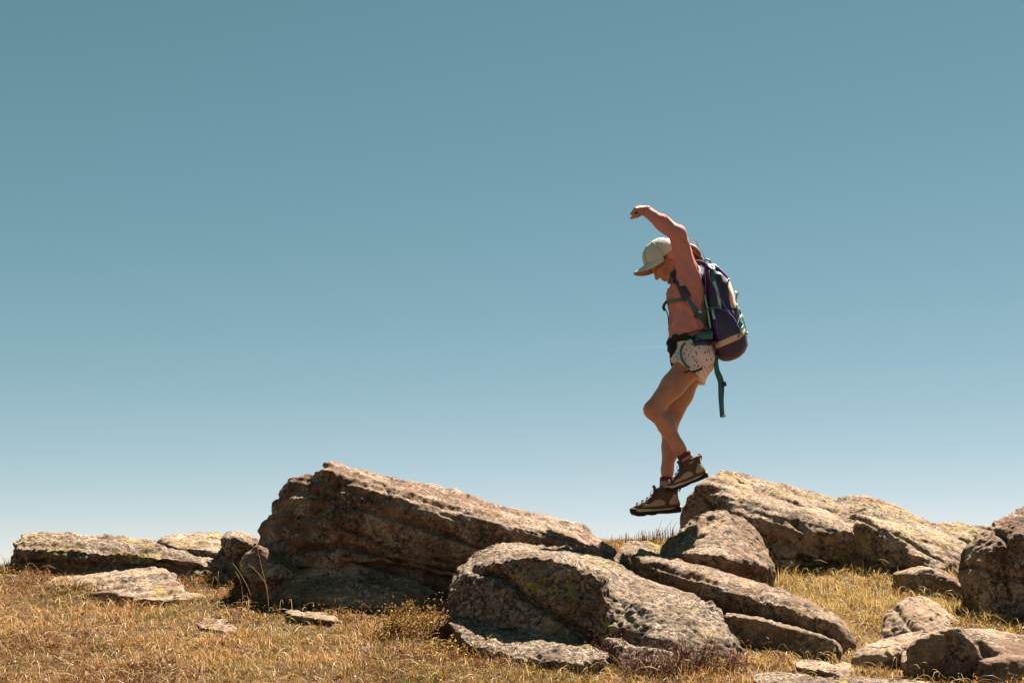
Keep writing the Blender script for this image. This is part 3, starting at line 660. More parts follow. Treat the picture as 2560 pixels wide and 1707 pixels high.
# arms
for sh, el, wr in ((sh_L, el_L, wr_L), (sh_R, el_R, wr_R)):
    fb.cone(sh, el, 0.048, 0.036, 0.03); fb.cone(el, el + (wr - el) * 0.35, 0.036, 0.037, 0.02); fb.cone(el + (wr - el) * 0.35, wr, 0.037, 0.024, 0.02)
# hands: palm, four curled fingers, thumb
def hand(field, wr, out, back, side):                          # out: wrist to knuckles, back: back of the hand, side: towards the thumb
    out, back, side = [np.asarray(v, float) / np.linalg.norm(v) for v in (out, back, side)]
    field.cone(wr, wr + out * 0.035, 0.024, 0.027, 0.015)
    for k, (o_, l) in enumerate(((0.028, 0.92), (0.0095, 1.0), (-0.0095, 0.96), (-0.027, 0.78))):
        kn = wr + out * (0.060 - 0.004 * abs(k - 1)) + back * 0.006 + side * o_
        field.cone(wr + out * 0.02 + side * o_ * 0.6, kn, 0.015, 0.0105, 0.012)
        d1 = out * 0.45 - back * 0.85 + side * o_ * 3; d1 /= np.linalg.norm(d1)
        d2 = -out * 0.9 - back * 0.45; d2 /= np.linalg.norm(d2); d3 = -out * 0.55 + back * 0.7; d3 /= np.linalg.norm(d3)
        p1 = kn + d1 * 0.036 * l; p2 = p1 + d2 * 0.024 * l; p3 = p2 + d3 * 0.015 * l
        field.cone(kn, p1, 0.0098, 0.0088, 0.004); field.cone(p1, p2, 0.0088, 0.0082, 0.002); field.cone(p2, p3, 0.0082, 0.0072, 0.002)
    t0 = wr + out * 0.018 + side * 0.020 - back * 0.010; t1 = t0 + (out * 0.6 + side * 0.45 - back * 0.55) * 0.034; t2 = t1 + (out * 0.85 - back * 0.45 - side * 0.15) * 0.026; t3 = t2 + (out * 0.6 - back * 0.4 - side * 0.6) * 0.020
    field.cone(t0, t1, 0.015, 0.0115, 0.012); field.cone(t1, t2, 0.0108, 0.0098, 0.003); field.cone(t2, t3, 0.0098, 0.0078, 0.002)
hand(fb, wr_L, (-0.88, 0.10, 0.12), (0.22, -0.35, 1.0), (-0.15, -0.90, -0.35))
hand(fb, wr_R, (0.15, 0.9, 0.1), (0.3, -0.1, 1.0), (-1.0, 0.1, 0.1))
# legs
for hp_, kn, an, s_ in ((hip_L, kn_L, an_L, -1), (hip_R, kn_R, an_R, 1)):
    th = kn - hp_
    fb.cone(hp_, hp_ + th * 0.5, 0.082, 0.064, 0.04); fb.cone(hp_ + th * 0.5, kn, 0.064, 0.047, 0.03)
    sk = an - kn; back = np.array([0.8, 0, 0.45]); back -= sk * (back @ sk) / (sk @ sk); back /= np.linalg.norm(back)
    fb.ell(kn - back * 0.004, np.eye(3), (0.039, 0.040, 0.043), 0.02)
    fb.cone(kn, kn + sk * 0.35 + back * 0.012, 0.041, 0.046, 0.03); fb.ell(kn + sk * 0.34 + back * 0.026, np.eye(3), (0.034, 0.036, 0.07), 0.03); fb.cone(kn + sk * 0.35 + back * 0.010, kn + sk * 0.74, 0.045, 0.032, 0.02); fb.cone(kn + sk * 0.72, an, 0.034, 0.030, 0.02)
    fb.cone(an, an + sk / np.linalg.norm(sk) * 0.05 + np.array([-0.012, 0, 0]), 0.033, 0.026, 0.02)
bv, bq = fb.mesh()
person = empty('person', H(1700, 1290))
tag(person, 'hiker in cap, salmon shirt and printed shorts stepping off a rock, arm raised', 'person')
body = mesh_obj('body', bv, bq, M['skin'], person)

# shirt
fs = Field(H(1600, 900) - np.array([0, 0.36, 0]), H(1810, 500) + np.array([0, 0.76, 0]), 0.005)
fs.cone(H(1722, 870), H(1722, 815), 0.118, 0.103, 0.02, sy=1.42)
fs.cone(H(1722, 815), H(1715, 742), 0.100, 0.102, 0.03, sy=1.5)
fs.cone(H(1715, 742), H(1720, 700), 0.100, 0.074, 0.03, sy=1.7)
fs.cone(H(1720, 698), H(1708, 684), 0.066, 0.060, 0.02)
tv_src = fs.like(); tv_src.V = fs.V.copy()
for sh, el, wr in ((sh_L, el_L, wr_L), (sh_R, el_R, wr_R)):
    fs.cone(sh + (np.array([0.004, 0, -0.02])), el, 0.060, 0.046, 0.05); fs.cone(el, el + (wr - el) * 0.45, 0.046, 0.042, 0.02); fs.cone(el + (wr - el) * 0.45, el + (wr - el) * 0.97, 0.042, 0.029, 0.02)
hem_d = H(1766, 828) - H(1660, 857); hem_n = np.array([hem_d[2], 0, -hem_d[0]])
fs.cut((H(1766, 828) + H(1660, 857)) / 2, hem_n)
tv_src.cut((H(1766, 828) + H(1660, 857)) / 2, hem_n)
sv, sq = fs.mesh(); sn = normals(sv, sq)
drape = np.stack([sv[:, 0] * 16 + sv[:, 2] * 5, sv[:, 1] * 16, sv[:, 2] * 5], 1)
slv = np.clip((sv[:, 2] - H(1700, 690)[2]) / 0.10, 0, 1); sv = sv + sn * (1 - 0.6 * slv)[:, None] * (0.012 * (0.5 - 2 * np.abs(noise(drape))) + 0.006 * (0.5 - 2 * np.abs(noise(drape * 1.9 + 7))) + 0.003 * noise(sv * 30))[:, None]
shirt = mesh_obj('shirt', sv, sq, M['shirt'], person)
for el, wr in ((el_L, wr_L), (el_R, wr_R)):
    d_ = wr - el; mb = MB(); mb.tube([el + d_ * 0.93, el + d_ * 0.945, el + d_ * 1.03, el + d_ * 1.04], [0.030, 0.0325, 0.0305, 0.027], 18); mb.build('cuff', M['shirt'], shirt)
tv, tq = tv_src.mesh(); TORSO = bvh_of(tv, tq)

# shorts
fo = Field(H(1640, 1010) - np.array([0, 0.26, 0]), H(1830, 830) + np.array([0, 0.26, 0]), 0.005)
fo.cone(H(1732, 868), H(1738, 898), 0.108, 0.112, 0.02, sy=1.5)
hipb = fo.V.copy()
def leg_piece(a, b, ra, rb, p1, p2):
    f = fo.like()
    f.cone(a, b, ra, rb, 0.02); f.V = smin(f.V, hipb, 0.03)
    d = p2 - p1; n = np.array([d[2], 0, -d[0]]); f.cut(p1, n); return f.V
VL = leg_piece(H(1737, 893, -0.085), H(1690, 955, -0.115), 0.106, 0.100, H(1676, 909), H(1762, 968))
VR = leg_piece(H(1737, 893, 0.085), H(1712, 975, 0.085), 0.104, 0.096, H(1676, 918), H(1768, 958))
fo.V = smin(VL, VR, 0.01)
fo.cut(H(1720, 852), np.array([0.12, 0, 1.0]))
ov, oq = fo.mesh(); on = normals(ov, oq)
ov = ov + on * (0.007 * noise(ov * np.array([18, 18, 9])) + 0.003 * noise(ov * 38))[:, None]
mesh_obj('shorts', ov, oq, M['shorts'], person); SHORTS = bvh_of(ov, oq)

# black fleece bunched at the front of the waist
fj = Field(H(1630, 960) - np.array([0, 0.22, 0]), H(1800, 815) + np.array([0, 0.22, 0]), 0.005)
fj.cone(H(1728, 852), H(1722, 858), 0.120, 0.118, 0.01, sy=1.42)
fj.cut(H(1720, 868), np.array([-0.28, 0, -1.0])); fj.cut(H(1700, 847), np.array([0.28, 0, 1.0]))
for (a, b, r) in (((1675, 857), (1692, 864), 0.022), ((1679, 872), (1692, 878), 0.025), ((1682, 888), (1690, 898), 0.020), ((1680, 900), (1683, 912), 0.013)):
    fj.cone(H(*a, -0.03), H(*b, -0.04), r, r * 0.9, 0.012, sy=2.2)
jv, jq = fj.mesh(); jn = normals(jv, jq); jv = jv + jn * (0.004 * noise(jv * 24) + 0.002 * noise(jv * 60))[:, None]
mesh_obj('waist_fleece', jv, jq, M['black'], person); 

# face details
mb = MB(); mb.tube(catmull([hd(0.096, 0.018, 0.016), hd(0.0965, 0.030, 0.010), hd(0.091, 0.042, 0.011)]), [0.0025] * 13, 5); mb.build('eyelid', M['eye'], person)
mb = MB(); mb.tube(catmull([hd(0.096, -0.018, 0.016), hd(0.0965, -0.030, 0.010), hd(0.091, -0.042, 0.011)]), [0.0025] * 13, 5); mb.build('eyelid', M['eye'], person)
for s_ in (1, -1):
    mb = MB(); mb.tube(catmull([hd(0.102, 0.014 * s_, 0.032), hd(0.101, 0.030 * s_, 0.037), hd(0.088, 0.048 * s_, 0.032)]), [0.002] * 4 + [0.0042] * 5 + [0.0025] * 4, 5); mb.build('eyebrow', M['hair'], person)
mb = MB(); mb.ball(hd(0.105, 0, -0.052), (0.006, 0.018, 0.004)); mb.ball(hd(0.102, 0, -0.064), (0.006, 0.016, 0.005)); mb.build('lips', M['lip'], person)

# hair: temple, nape and windblown ponytail
hair = MB(); rr = random.Random(3)
for k in range(170):
    s_ = rr.uniform(-0.074, 0.074); f0 = rr.uniform(-0.10, -0.03)
    a = hd(f0, s_ * 0.8, 0.03 + rr.uniform(-0.01, 0.03))
    e = H(1748 + rr.uniform(-20, 8), 648 + rr.uniform(-10, 16), rr.uniform(-0.07, 0.05))
    m1 = H(1700 + rr.uniform(-6, 8), 628 + rr.uniform(-10, 16), s_ * -0.5 + rr.uniform(-0.01, 0.01)); m2 = H(1728 + rr.uniform(-6, 8), 622 + rr.uniform(-12, 22), rr.uniform(-0.06, 0.05))
    pts = catmull([a, m1, m2, e], 4); m = len(pts)
    pts = [p + np.array([math.sin(i * 1.3 + k), math.cos(i * 1.7 + k), math.sin(i * 1.1 + 2 * k)]) * 0.0025 for i, p in enumerate(pts)]
    hair.tube(pts, [0.0055 * (1 - 0.6 * i / m) for i in range(m)], 4)
for k in range(60):
    s_ = rr.choice((1, -1)); a = hd(rr.uniform(-0.03, 0.05), 0.071 * s_, 0.045 + rr.uniform(0, 0.02)); b = hd(rr.uniform(0.018, 0.045), 0.069 * s_, 0.012 + rr.uniform(-0.012, 0.012))
    hair.tube([a, (a + b) / 2 + HA[1] * 0.006 * s_, b], [0.004, 0.0035, 0.001], 4)
for k in range(70):
    s_ = rr.uniform(-1, 1); a = hd(-0.09 + 0.05 * abs(s_), 0.066 * s_, 0.04); b = hd(-0.075 + rr.uniform(-0.01, 0.01) + 0.05 * abs(s_), 0.064 * s_, -0.04 + rr.uniform(-0.02, 0.01))
    hair.tube([a, (a + b) / 2 - HA[0] * 0.012, b], [0.005, 0.005, 0.002], 4)
for pts in ([(1712, 590), (1722, 600), (1738, 606), (1744, 614), (1740, 622)], [(1716, 606), (1732, 598), (1748, 618), (1760, 640), (1764, 652)], [(1720, 612), (1736, 600), (1742, 606)], [(1725, 614), (1742, 624), (1756, 634), (1762, 646)], [(1714, 594), (1728, 596), (1744, 604), (1743, 616)]):
    hair.tube(catmull([H(a, b, -0.02) for a, b in pts], 4), 0.0007, 4)
for k in range(34):
    oy = rr.uniform(-0.06, 0.03); w0 = rr.uniform(-7, 7)
    w1 = rr.uniform(-9, 9); hair.tube(catmull([H(1688, 638 + w0, oy), H(1710, 622 + w0, oy), H(1732 + w1 * 0.4, 622 + w1, oy - 0.02), H(1750 + w1 * 0.3, 638 + w1, oy - 0.03), H(1757 + w1 * 0.5, 658 + w0, oy - 0.03)], 4), [0.009] * 9 + [0.009, 0.009, 0.008, 0.008, 0.007, 0.006, 0.004, 0.002], 6)
hair.build('hair', M['hair'], person)

# cap
CO = H(1658, 649); CA = axes(36)
def cp(f, s, u): return CO + CA[0] * f + CA[1] * s + CA[2] * u
cap = empty('cap', CO); cap.parent = person; cap.location = tuple(CO - np.array(person['_o']))
nu, nv = 48, 14; vs = []; fsx = []
for j in range(nv + 1):
    b = math.pi / 2 * j / nv
    for i in range(nu):
        a = 2 * math.pi * i / nu
        seam = 1 - 0.018 * math.exp(-((math.sin(3 * a)) / 0.12) ** 2) * math.cos(b)
        cb = math.cos(b) ** 0.82 * seam
        wob = 1 + 0.012 * math.sin(5 * a + 3 * b) * math.sin(2 * b)
        vs.append(cp(0.113 * cb * math.cos(a) * wob, 0.093 * cb * math.sin(a) * wob, 0.119 * math.sin(b) ** 0.95 - 0.006 * math.cos(a) * math.cos(b) + 0.004))
for j in range(nv):
    for i in range(nu): fsx.append((j * nu + i, j * nu + (i + 1) % nu, (j + 1) * nu + (i + 1) % nu, (j + 1) * nu + i))
mesh_obj('crown', vs, fsx, M['cap'], cap)
mb = MB(); mb.ball(cp(0, 0, 0.126), (0.008, 0.008, 0.006)); mb.build('button', M['cap'], cap)
mb = MB(); mb.tube([cp(0.1135 * math.cos(a), 0.0935 * math.sin(a), 0.003 - 0.006 * math.cos(a)) for a in np.linspace(0, 2 * math.pi, 49)], 0.0028, 5, False); mb.build('hem', M['cap'], cap)
for q in range(6):
    a = math.pi / 6 + q * math.pi / 3; mb = MB()
    mb.tube([cp(0.1135 * math.cos(b) ** 0.82 * math.cos(a), 0.0935 * math.cos(b) ** 0.82 * math.sin(a), 0.1195 * math.sin(b) ** 0.95 - 0.006 * math.cos(a) * math.cos(b) + 0.004) for b in np.linspace(0.03, math.pi / 2 - 0.05, 14)], 0.0016, 4)
    mb.build('seam', M['cap_seam'], cap)
    mb = MB(); a += math.pi / 6; b = 0.95; mb.ball(cp(0.1135 * math.cos(b) ** 0.82 * math.cos(a), 0.0935 * math.cos(b) ** 0.82 * math.sin(a), 0.1195 * math.sin(b) ** 0.95 + 0.004), 0.0035, 6); mb.build('eyelet', M['cap_seam'], cap)
def brim_part(name, dz, mat, flip):
    vs = []; fx = []; nu, nv = 24, 8
    for j in range(nv + 1):
        t = j / nv
        for i in range(nu + 1):
            a = (i / nu - 0.5) * math.pi * 0.999
            f0 = 0.112 * math.cos(a * 0.92); s0 = 0.092 * math.sin(a * 0.98)
            ext = 0.076 * (max(math.cos(a), 0) ** 0.6)
            vs.append(cp(f0 + ext * t, s0 * (1 - 0.05 * t), 0.034 - 0.055 * math.sin(a) ** 2 * (0.62 + 0.38 * t) + dz))
    for j in range(nv):
        for i in range(nu):
            q = (j * (nu + 1) + i, j * (nu + 1) + i + 1, (j + 1) * (nu + 1) + i + 1, (j + 1) * (nu + 1) + i); fx.append(q[::-1] if flip else q)
    o = mesh_obj(name, vs, fx, mat, cap); sm = o.modifiers.new('thickness', 'SOLIDIFY'); sm.thickness = 0.002; return o
brim_part('brim', 0.0, M['cap'], False); brim_part('brim_lining', -0.0035, M['cap_under'], True)

# boots
def boot(name, heel, toe, dyaw, lab):
    heel = np.asarray(heel); toe = np.asarray(toe); X = toe - heel; Ln = np.linalg.norm(X); X /= Ln
    side = np.cross(np.array([0, 0, 1.0]), X); side /= np.linalg.norm(side); Z = np.cross(X, side) * 0.92; k = Ln / 0.285
    def W(x, y, z): return heel + (X * x + side * y + Z * z) * k
    bo = empty('boot', heel); bo.parent = person; bo.location = tuple(heel - np.array(person['_o']))
    if lab: bo['label'] = lab
    def outline(n, x0, x1, hw, z, nar=0.72):
        r = []
        for i in range(n):
            a = 2 * math.pi * i / n; c, s = math.cos(a), math.sin(a)
            x = (x0 + x1) / 2 + (x1 - x0) / 2 * math.copysign(abs(c) ** 0.75, c)
            t = (x - x0) / max(x1 - x0, 1e-6)
            ww = hw * (nar + (1 - nar) * min(1, max(0, (t - 0.15) / 0.5))) * (1 - 0.10 * math.exp(-((t - 0.42) / 0.12) ** 2))
            r.append((x, ww * math.copysign(abs(s) ** 0.7, s), z))
        return r
    def loft(rings, bottom=True, top=True):
        n = len(rings[0]); vs = [W(*p) for r in rings for p in r]; fx = []
        for j in range(len(rings) - 1):
            for i in range(n): fx.append((j * n + i, j * n + (i + 1) % n, (j + 1) * n + (i + 1) % n, (j + 1) * n + i))
        if bottom: fx.append(tuple(range(n))[::-1])
        if top: fx.append(tuple((len(rings) - 1) * n + i for i in range(n)))
        return vs, fx
    n = 64
    # outsole with lugs
    base = outline(n, -0.004, 0.287, 0.049, 0.0)
    lug = [(x, y, (0.009 if math.sin(x * 190) < -0.1 or 0.095 < x < 0.125 else 0.0) + 0.022 * max(0, (x - 0.22) / 0.067) ** 2) for x, y, z in base]
    top = [(x, y, 0.020 + 0.016 * max(0, (x - 0.22) / 0.067) ** 2 + (0.010 if x < 0.03 else 0) + (0.014 if x > 0.255 else 0)) for x, y, z in base]
    vs, fx = loft([[(x, y * 0.95, z) for x, y, z in lug], [(x, y, z + 0.006) for x, y, z in lug], top]); mesh_obj('outsole', vs, fx, M['boot_sole'], bo, smooth=False)
    # midsole stripe
    b1 = outline(n, -0.002, 0.282, 0.0475, 0); f1 = lambda x: 0.018 + 0.016 * max(0, (x - 0.22) / 0.067) ** 2
    vs, fx = loft([[(x, y, f1(x)) for x, y, z in b1], [(x, y * 1.03, f1(x) + 0.009 + 0.003 * math.sin(x * 40)) for x, y, z in b1], [(x, y * 0.96, f1(x) + 0.020 + 0.006 * math.sin(x * 28 + 1)) for x, y, z in b1]])
    mesh_obj('midsole', vs, fx, M['midsole'], bo)
    # upper
    lev = [(0.030, 0.0, 0.280, 0.046), (0.045, -0.001, 0.280, 0.047), (0.058, 0.0, 0.270, 0.046), (0.072, 0.003, 0.238, 0.044), (0.086, 0.006, 0.205, 0.041), (0.102, 0.008, 0.172, 0.039), (0.118, 0.007, 0.146, 0.038), (0.136, 0.002, 0.130, 0.039), (0.152, -0.003, 0.124, 0.041)]
    rings = []
    for a, b in zip(lev[:-1], lev[1:]):
        for t in (0, 0.5): z, x0, x1, hw = [p + (q - p) * t for p, q in zip(a, b)]; rings.append(outline(n, x0, x1, hw, z, 0.8))
    rings.append(outline(n, -0.003, 0.124, 0.041, 0.152, 0.8))
    vs, fx = loft(rings); mesh_obj('upper', vs, fx, M['leather'], bo)
    # tan side panels and heel cap, set proud of the upper
    def panel(nm, pts, mat, th=0.004):
        for s_ in (1, -1):
            poly = [np.array(p) for p in pts]; vs = []
            c = sum(poly) / len(poly)
            def hw(x, z):
                zz = min(max(z, 0.030), 0.152)
                for a, b in zip(lev[:-1], lev[1:]):
                    if a[0] <= zz <= b[0]:
                        t = (zz - a[0]) / (b[0] - a[0]); x0, x1, h = [p + (q - p) * t for p, q in zip(a[1:], b[1:])]; break
                u = (x - x0) / (x1 - x0); u = min(max(u, 0.001), 0.999); cc = abs(2 * u - 1) ** (1 / 0.75); sn_ = math.sqrt(max(0, 1 - cc * cc)) ** 0.7
                return h * (0.8 + 0.2 * min(1, max(0, (u - 0.15) / 0.5))) * (1 - 0.10 * math.exp(-((u - 0.42) / 0.12) ** 2)) * sn_
            mb_ = MB(); ring = []; N_ = len(poly); L_ = 4
            for r in range(L_):
                q = r / (L_ - 1)
                for p in poly:
                    p2 = p + (c - p) * q * 0.92; ring.append(W(p2[0], s_ * (hw(p2[0], p2[1]) + (th if r > 0 else -0.002)), p2[1]))
            fx = [(r * N_ + i, r * N_ + (i + 1) % N_, (r + 1) * N_ + (i + 1) % N_, (r + 1) * N_ + i) for r in range(L_ - 1) for i in range(N_)] + [tuple((L_ - 1) * N_ + i for i in range(N_))]
            if s_ > 0: fx = [f[::-1] for f in fx]
            mesh_obj(nm, ring, fx, mat, bo)
    panel('side_panel', [(0.080, 0.050), (0.13, 0.046), (0.19, 0.045), (0.232, 0.050), (0.214, 0.066), (0.175, 0.068), (0.142, 0.088), (0.112, 0.090), (0.082, 0.066)], M['boot_tan'])
    panel('heel_panel', [(0.012, 0.044), (0.065, 0.046), (0.072, 0.062), (0.050, 0.090), (0.030, 0.118), (0.014, 0.112), (0.012, 0.075)], M['boot_tan'])
    # collar, tongue, laces, pull loop
    mb = MB(); mb.tube([W(*p) for p in outline(32, -0.004, 0.122, 0.042, 0.150, 0.8)] + [W(*outline(32, -0.004, 0.122, 0.042, 0.150, 0.8)[0])], 0.009 * k, 6, False); mb.build('collar', M['leather'], bo)
    mb = MB(); mb.ribbon([W(0.150, 0, 0.112), W(0.136, 0, 0.138), W(0.134, 0, 0.165), W(0.140, 0, 0.178)], X, 0.05 * k, 0.010 * k); mb.build('tongue', M['leather'], bo)
    mb = MB()
    for q in range(6):
        t = q / 5; z = 0.070 + 0.068 * t; x = float(np.interp(z, [0.058, 0.072, 0.086, 0.102, 0.118, 0.136, 0.152], [0.270, 0.238, 0.205, 0.172, 0.146, 0.130, 0.124])) - 0.004; hwz = 0.022
        mb.tube([W(x + 0.006, -hwz, z + 0.004), W(x + 0.006, 0, z + 0.010), W(x + 0.004, hwz, z + 0.008)], 0.0030 * k, 5); mb.tube([W(x + 0.004, hwz, z + 0.004), W(x + 0.005, 0, z + 0.010), W(x - 0.010, -hwz, z + 0.014)], 0.0030 * k, 5)
    mb.tube(catmull([W(0.150, 0, 0.150), W(0.156, -0.02, 0.135), W(0.160, -0.030, 0.112), W(0.168, -0.036, 0.095)]), 0.0017 * k, 5)
    mb.build('laces', M['leather'], bo)
    mb = MB(); mb.tube(catmull([W(-0.002, 0, 0.125), W(-0.014, 0, 0.150), W(-0.006, 0, 0.168), W(0.004, 0, 0.155)]), 0.004 * k, 6); mb.build('pull_loop', M['boot_tan'], bo)
    return bo, W
b_near, Wn = boot('boot', H(1771, 1192, -0.10), H(1667, 1236, -0.11), 0, 'raised heel-up boot nearest the camera')
b_far, Wf = boot('boot', H(1703, 1280, 0.06), H(1577, 1292, 0.05), 0, 'lower leading boot hanging in the air')
for an, kn, nm in ((an_L, kn_L, 0), (an_R, kn_R, 1)):
    d = (kn - an) / np.linalg.norm(kn - an)
    mb = MB(); mb.tube([an - d * 0.02, an + d * 0.02, an + d * 0.030], [0.043, 0.0405, 0.040], 20); so = mb.build('sock', M['sock_pink'], person)
    mb = MB(); mb.tube([an + d * 0.026, an + d * 0.040, an + d * 0.050], [0.0415, 0.0405, 0.0385], 20); mb.build('cuff', M['sock_red'], so)

# ------------------------------------------------------------------ backpack
pack = empty('backpack', H(1815, 905)); tag(pack, 'navy and purple backpack with teal straps worn by the hiker', 'backpack')
lv = [(903, 1808, 1824, 0.050), (899, 1799, 1836, 0.090), (892, 1793, 1850, 0.118), (880, 1788, 1862, 0.136), (862, 1783, 1870, 0.146), (840, 1778, 1868, 0.150), (810, 1772, 1861, 0.150), (775, 1767, 1849, 0.147), (735, 1763, 1835, 0.142), (705, 1761, 1825, 0.134), (685, 1760, 1812, 0.122), (670, 1761, 1798, 0.100), (662, 1764, 1788, 0.075), (659, 1768, 1782, 0.040)]
arr = np.array(lv, float); tt = np.linspace(0, len(lv) - 1, 220); nk = 180
ring_v = []; info = []
for t in tt:
    py, x0, x1, hw = [np.interp(t, np.arange(len(lv)), arr[:, c]) for c in range(4)]
    for i in range(nk):
        a = 2 * math.pi * i / nk; c, s = math.cos(a), math.sin(a)
        px = (x0 + x1) / 2 + (x1 - x0) / 2 * math.copysign(abs(c) ** 0.62, c); dy = hw * math.copysign(abs(s) ** 0.55, s)
        # side pockets and rear pocket swell out
        ex = (px - 1812) / 36; ez = (py - 815) / 48
        pk = max(0, 1 - (ex * ex + ez * ez)) ** 0.5 if abs(s) > 0.5 else 0
        dy += math.copysign(0.020 * pk, s)
        ring_v.append(H(px, py, dy)); info.append((px, py, s))
ring_v = np.array(ring_v); info = np.array(info)
ring_v = ring_v + 0.004 * np.stack([noise(ring_v * 14), noise(ring_v * 14 + 30), 0 * info[:, 0]], 1) 
faces = [(j * nk + i, j * nk + (i + 1) % nk, (j + 1) * nk + (i + 1) % nk, (j + 1) * nk + i) for j in range(len(tt) - 1) for i in range(nk)]
faces = [f[::-1] for f in faces]
def zone(px, py, s):
    band = 866 - 0.42 * (px - 1788) if px < 1850 else 840 - 1.0 * (px - 1850)
    if px > 1838 and 742 < py < 850 and py < band - 8 and px > 1838 + (py - 742) * 0.10: return 'mesh_pocket'
    if py > band + 7: return 'base'
    if py > band - 8: return 'band'
    if px > 1817 + max(0, (py - 700)) * 0.16 and 697 < py < 770: return 'rear_panel'
    return 'main_bag'
zs = {}
for f in faces:
    m = info[list(f)].mean(0); zs.setdefault(zone(*m), []).append(f)
zs['main_bag'] += [tuple((len(tt) - 1) * nk + i for i in range(nk))]; zs['base'] += [tuple(range(nk))[::-1]]
for nm, mt in (('main_bag', 'navy'), ('base', 'plum'), ('band', 'tan'), ('rear_panel', 'tan'), ('mesh_pocket', 'teal')):
    fl = zs.get(nm, []); ids = sorted({i for f in fl for i in f}); mp = {v: k for k, v in enumerate(ids)}
    vv = ring_v[ids]
    mesh_obj(nm, vv, [tuple(mp[i] for i in f) for f in fl], M[mt], pack)
pv, pq = ring_v, [f for f in faces]
PACK = BVHTree.FromPolygons([Vector(v) for v in pv], pq)
def snap(bvh, px, py, off, dy=-0.16):
    tgt = H(px, py, 0); d = Vector(tgt - CAM).normalized()
    h = bvh.ray_cast(Vector(CAM), d)
    if h[0] is None: return H(px, py, dy), np.array([0, -1.0, 0])
    n = h[1] if h[1].dot(d) < 0 else -h[1]
    return np.array(h[0] + n * off), np.array(n)
def strap(nm, bvh, pts, wd, mat, th=0.004, off=0.005, dy=-0.16, n=5, par=pack):
    pp = catmull([np.array([a, b, 0.0]) for a, b in pts], n); r = [snap(bvh, q[0], q[1], off, dy) for q in pp]
    pos = np.array([a for a, _ in r]); nn = np.array([b for _, b in r])
    for _ in range(6): nn[1:-1] = (nn[:-2] + nn[1:-1] + nn[2:]) / 3; pos[1:-1] = (pos[:-2] + 2 * pos[1:-1] + pos[2:]) / 4
    mb = MB(); mb.ribbon(list(pos), list(nn * 0.5 + nn.mean(0) * 0.5), wd, th); return mb.build(nm, mat, par)
def wire(nm, pts, r, mat, bvh=None, off=0.004, par=pack, n=5, dy=-0.16):
    pp = catmull([np.array([a, b, 0.0]) for a, b in pts], n); mb = MB()
    mb.tube([snap(bvh, q[0], q[1], off)[0] if bvh else H(q[0], q[1], dy) for q in pp], r, 6); return mb.build(nm, mat, par)
# piping, seams and side straps
wire('piping_or_lit_edge', [(1771, 662), (1774, 690), (1786, 718), (1800, 745), (1813, 768), (1823, 782)], 0.0045, M['purple'], PACK)
wire('piping_or_lit_edge', [(1768, 664), (1765, 700), (1768, 760), (1773, 800), (1780, 845), (1786, 862)], 0.0035, M['purple'], PACK)
wire('piping_or_lit_edge', [(1786, 664), (1800, 676), (1815, 692), (1822, 700)], 0.0055, M['purple'], PACK)  # sunlit top edge of the lid, its highlight painted as a purple tube
wire('piping_or_lit_edge', [(1776, 772), (1795, 771), (1818, 780), (1836, 800), (1848, 828), (1846, 845)], 0.0035, M['purple'], PACK)
strap('side_strap', PACK, [(1783, 662), (1784, 700), (1789, 715), (1797, 745), (1800, 772)], 0.016, M['teal_light'])
strap('side_strap', PACK, [(1783, 672), (1783, 690), (1783, 704)], 0.020, M['teal'], off=0.008)
mb = MB(); mb.ribbon([H(1762, 738, -0.125), H(1770, 780, -0.135), H(1776, 820, -0.14)], (0, -1, 0), 0.010, 0.004); mb.build('back_frame', M['teal_light'], pack)
mb = MB(); mb.ribbon([H(1781, 772, -0.168), H(1784, 790, -0.172), H(1787, 798, -0.172)], (0, -1, 0), 0.013, 0.004); mb.build('strap_tab', M['teal_light'], pack)
wire('zip', [(1778, 668), (1780, 700), (1792, 725), (1806, 752), (1818, 770)], 0.0022, M['plastic'], PACK)
wire('zip', [(1800, 684), (1806, 710), (1812, 735)], 0.0022, M['plastic'], PACK)
wire('seam', [(1790, 775), (1792, 810), (1796, 845)], 0.0018, M['purple'], PACK, off=0.001)
# back padding
fbp = Field(H(1740, 860) - np.array([0, 0.18, 0]), H(1800, 655) + np.array([0, 0.18, 0]), 0.006)
fbp.cone(H(1768, 690), H(1776, 830), 0.026, 0.030, 0.02, sy=4.2); vq = fbp.mesh(); mesh_obj('back_pad', vq[0], vq[1], M['black'], pack)
# shoulder strap, webbing, sternum strap, hip belt
for sd in (-1, 1):
    pts = [H(1770, 672, 0.085 * sd), H(1752, 656, 0.10 * sd), H(1730, 656, 0.10 * sd), H(1705, 668, 0.098 * sd), H(1692, 686, 0.10 * sd)]
    nr = [np.array([0.3, 0.2 * sd, 1]), np.array([0.1, 0.1 * sd, 1]), np.array([-0.2, 0.1 * sd, 1]), np.array([-0.7, 0.3 * sd, 0.7]), np.array([-0.8, 0.6 * sd, 0.3])]
    mb = MB(); mb.ribbon(catmull(pts, 4), [np.asarray(v) for v in catmull(nr, 4)], 0.052, 0.014); mb.build('shoulder_strap', M['navy'], pack)
strap('strap_pad', TORSO, [(1692, 680), (1697, 696), (1704, 714), (1712, 730), (1719, 744)], 0.046, M['navy'], 0.018, 0.018)
strap('webbing', TORSO, [(1716, 738), (1726, 758), (1742, 785), (1758, 806), (1774, 826)], 0.022, M['teal'], 0.004, 0.014)
strap('webbing', TORSO, [(1689, 682), (1688, 700), (1684, 716)], 0.016, M['teal'], 0.004, 0.032)
strap('sternum_strap', TORSO, [(1722, 746), (1705, 749), (1686, 752), (1672, 754)], 0.017, M['teal'], 0.004, 0.013)
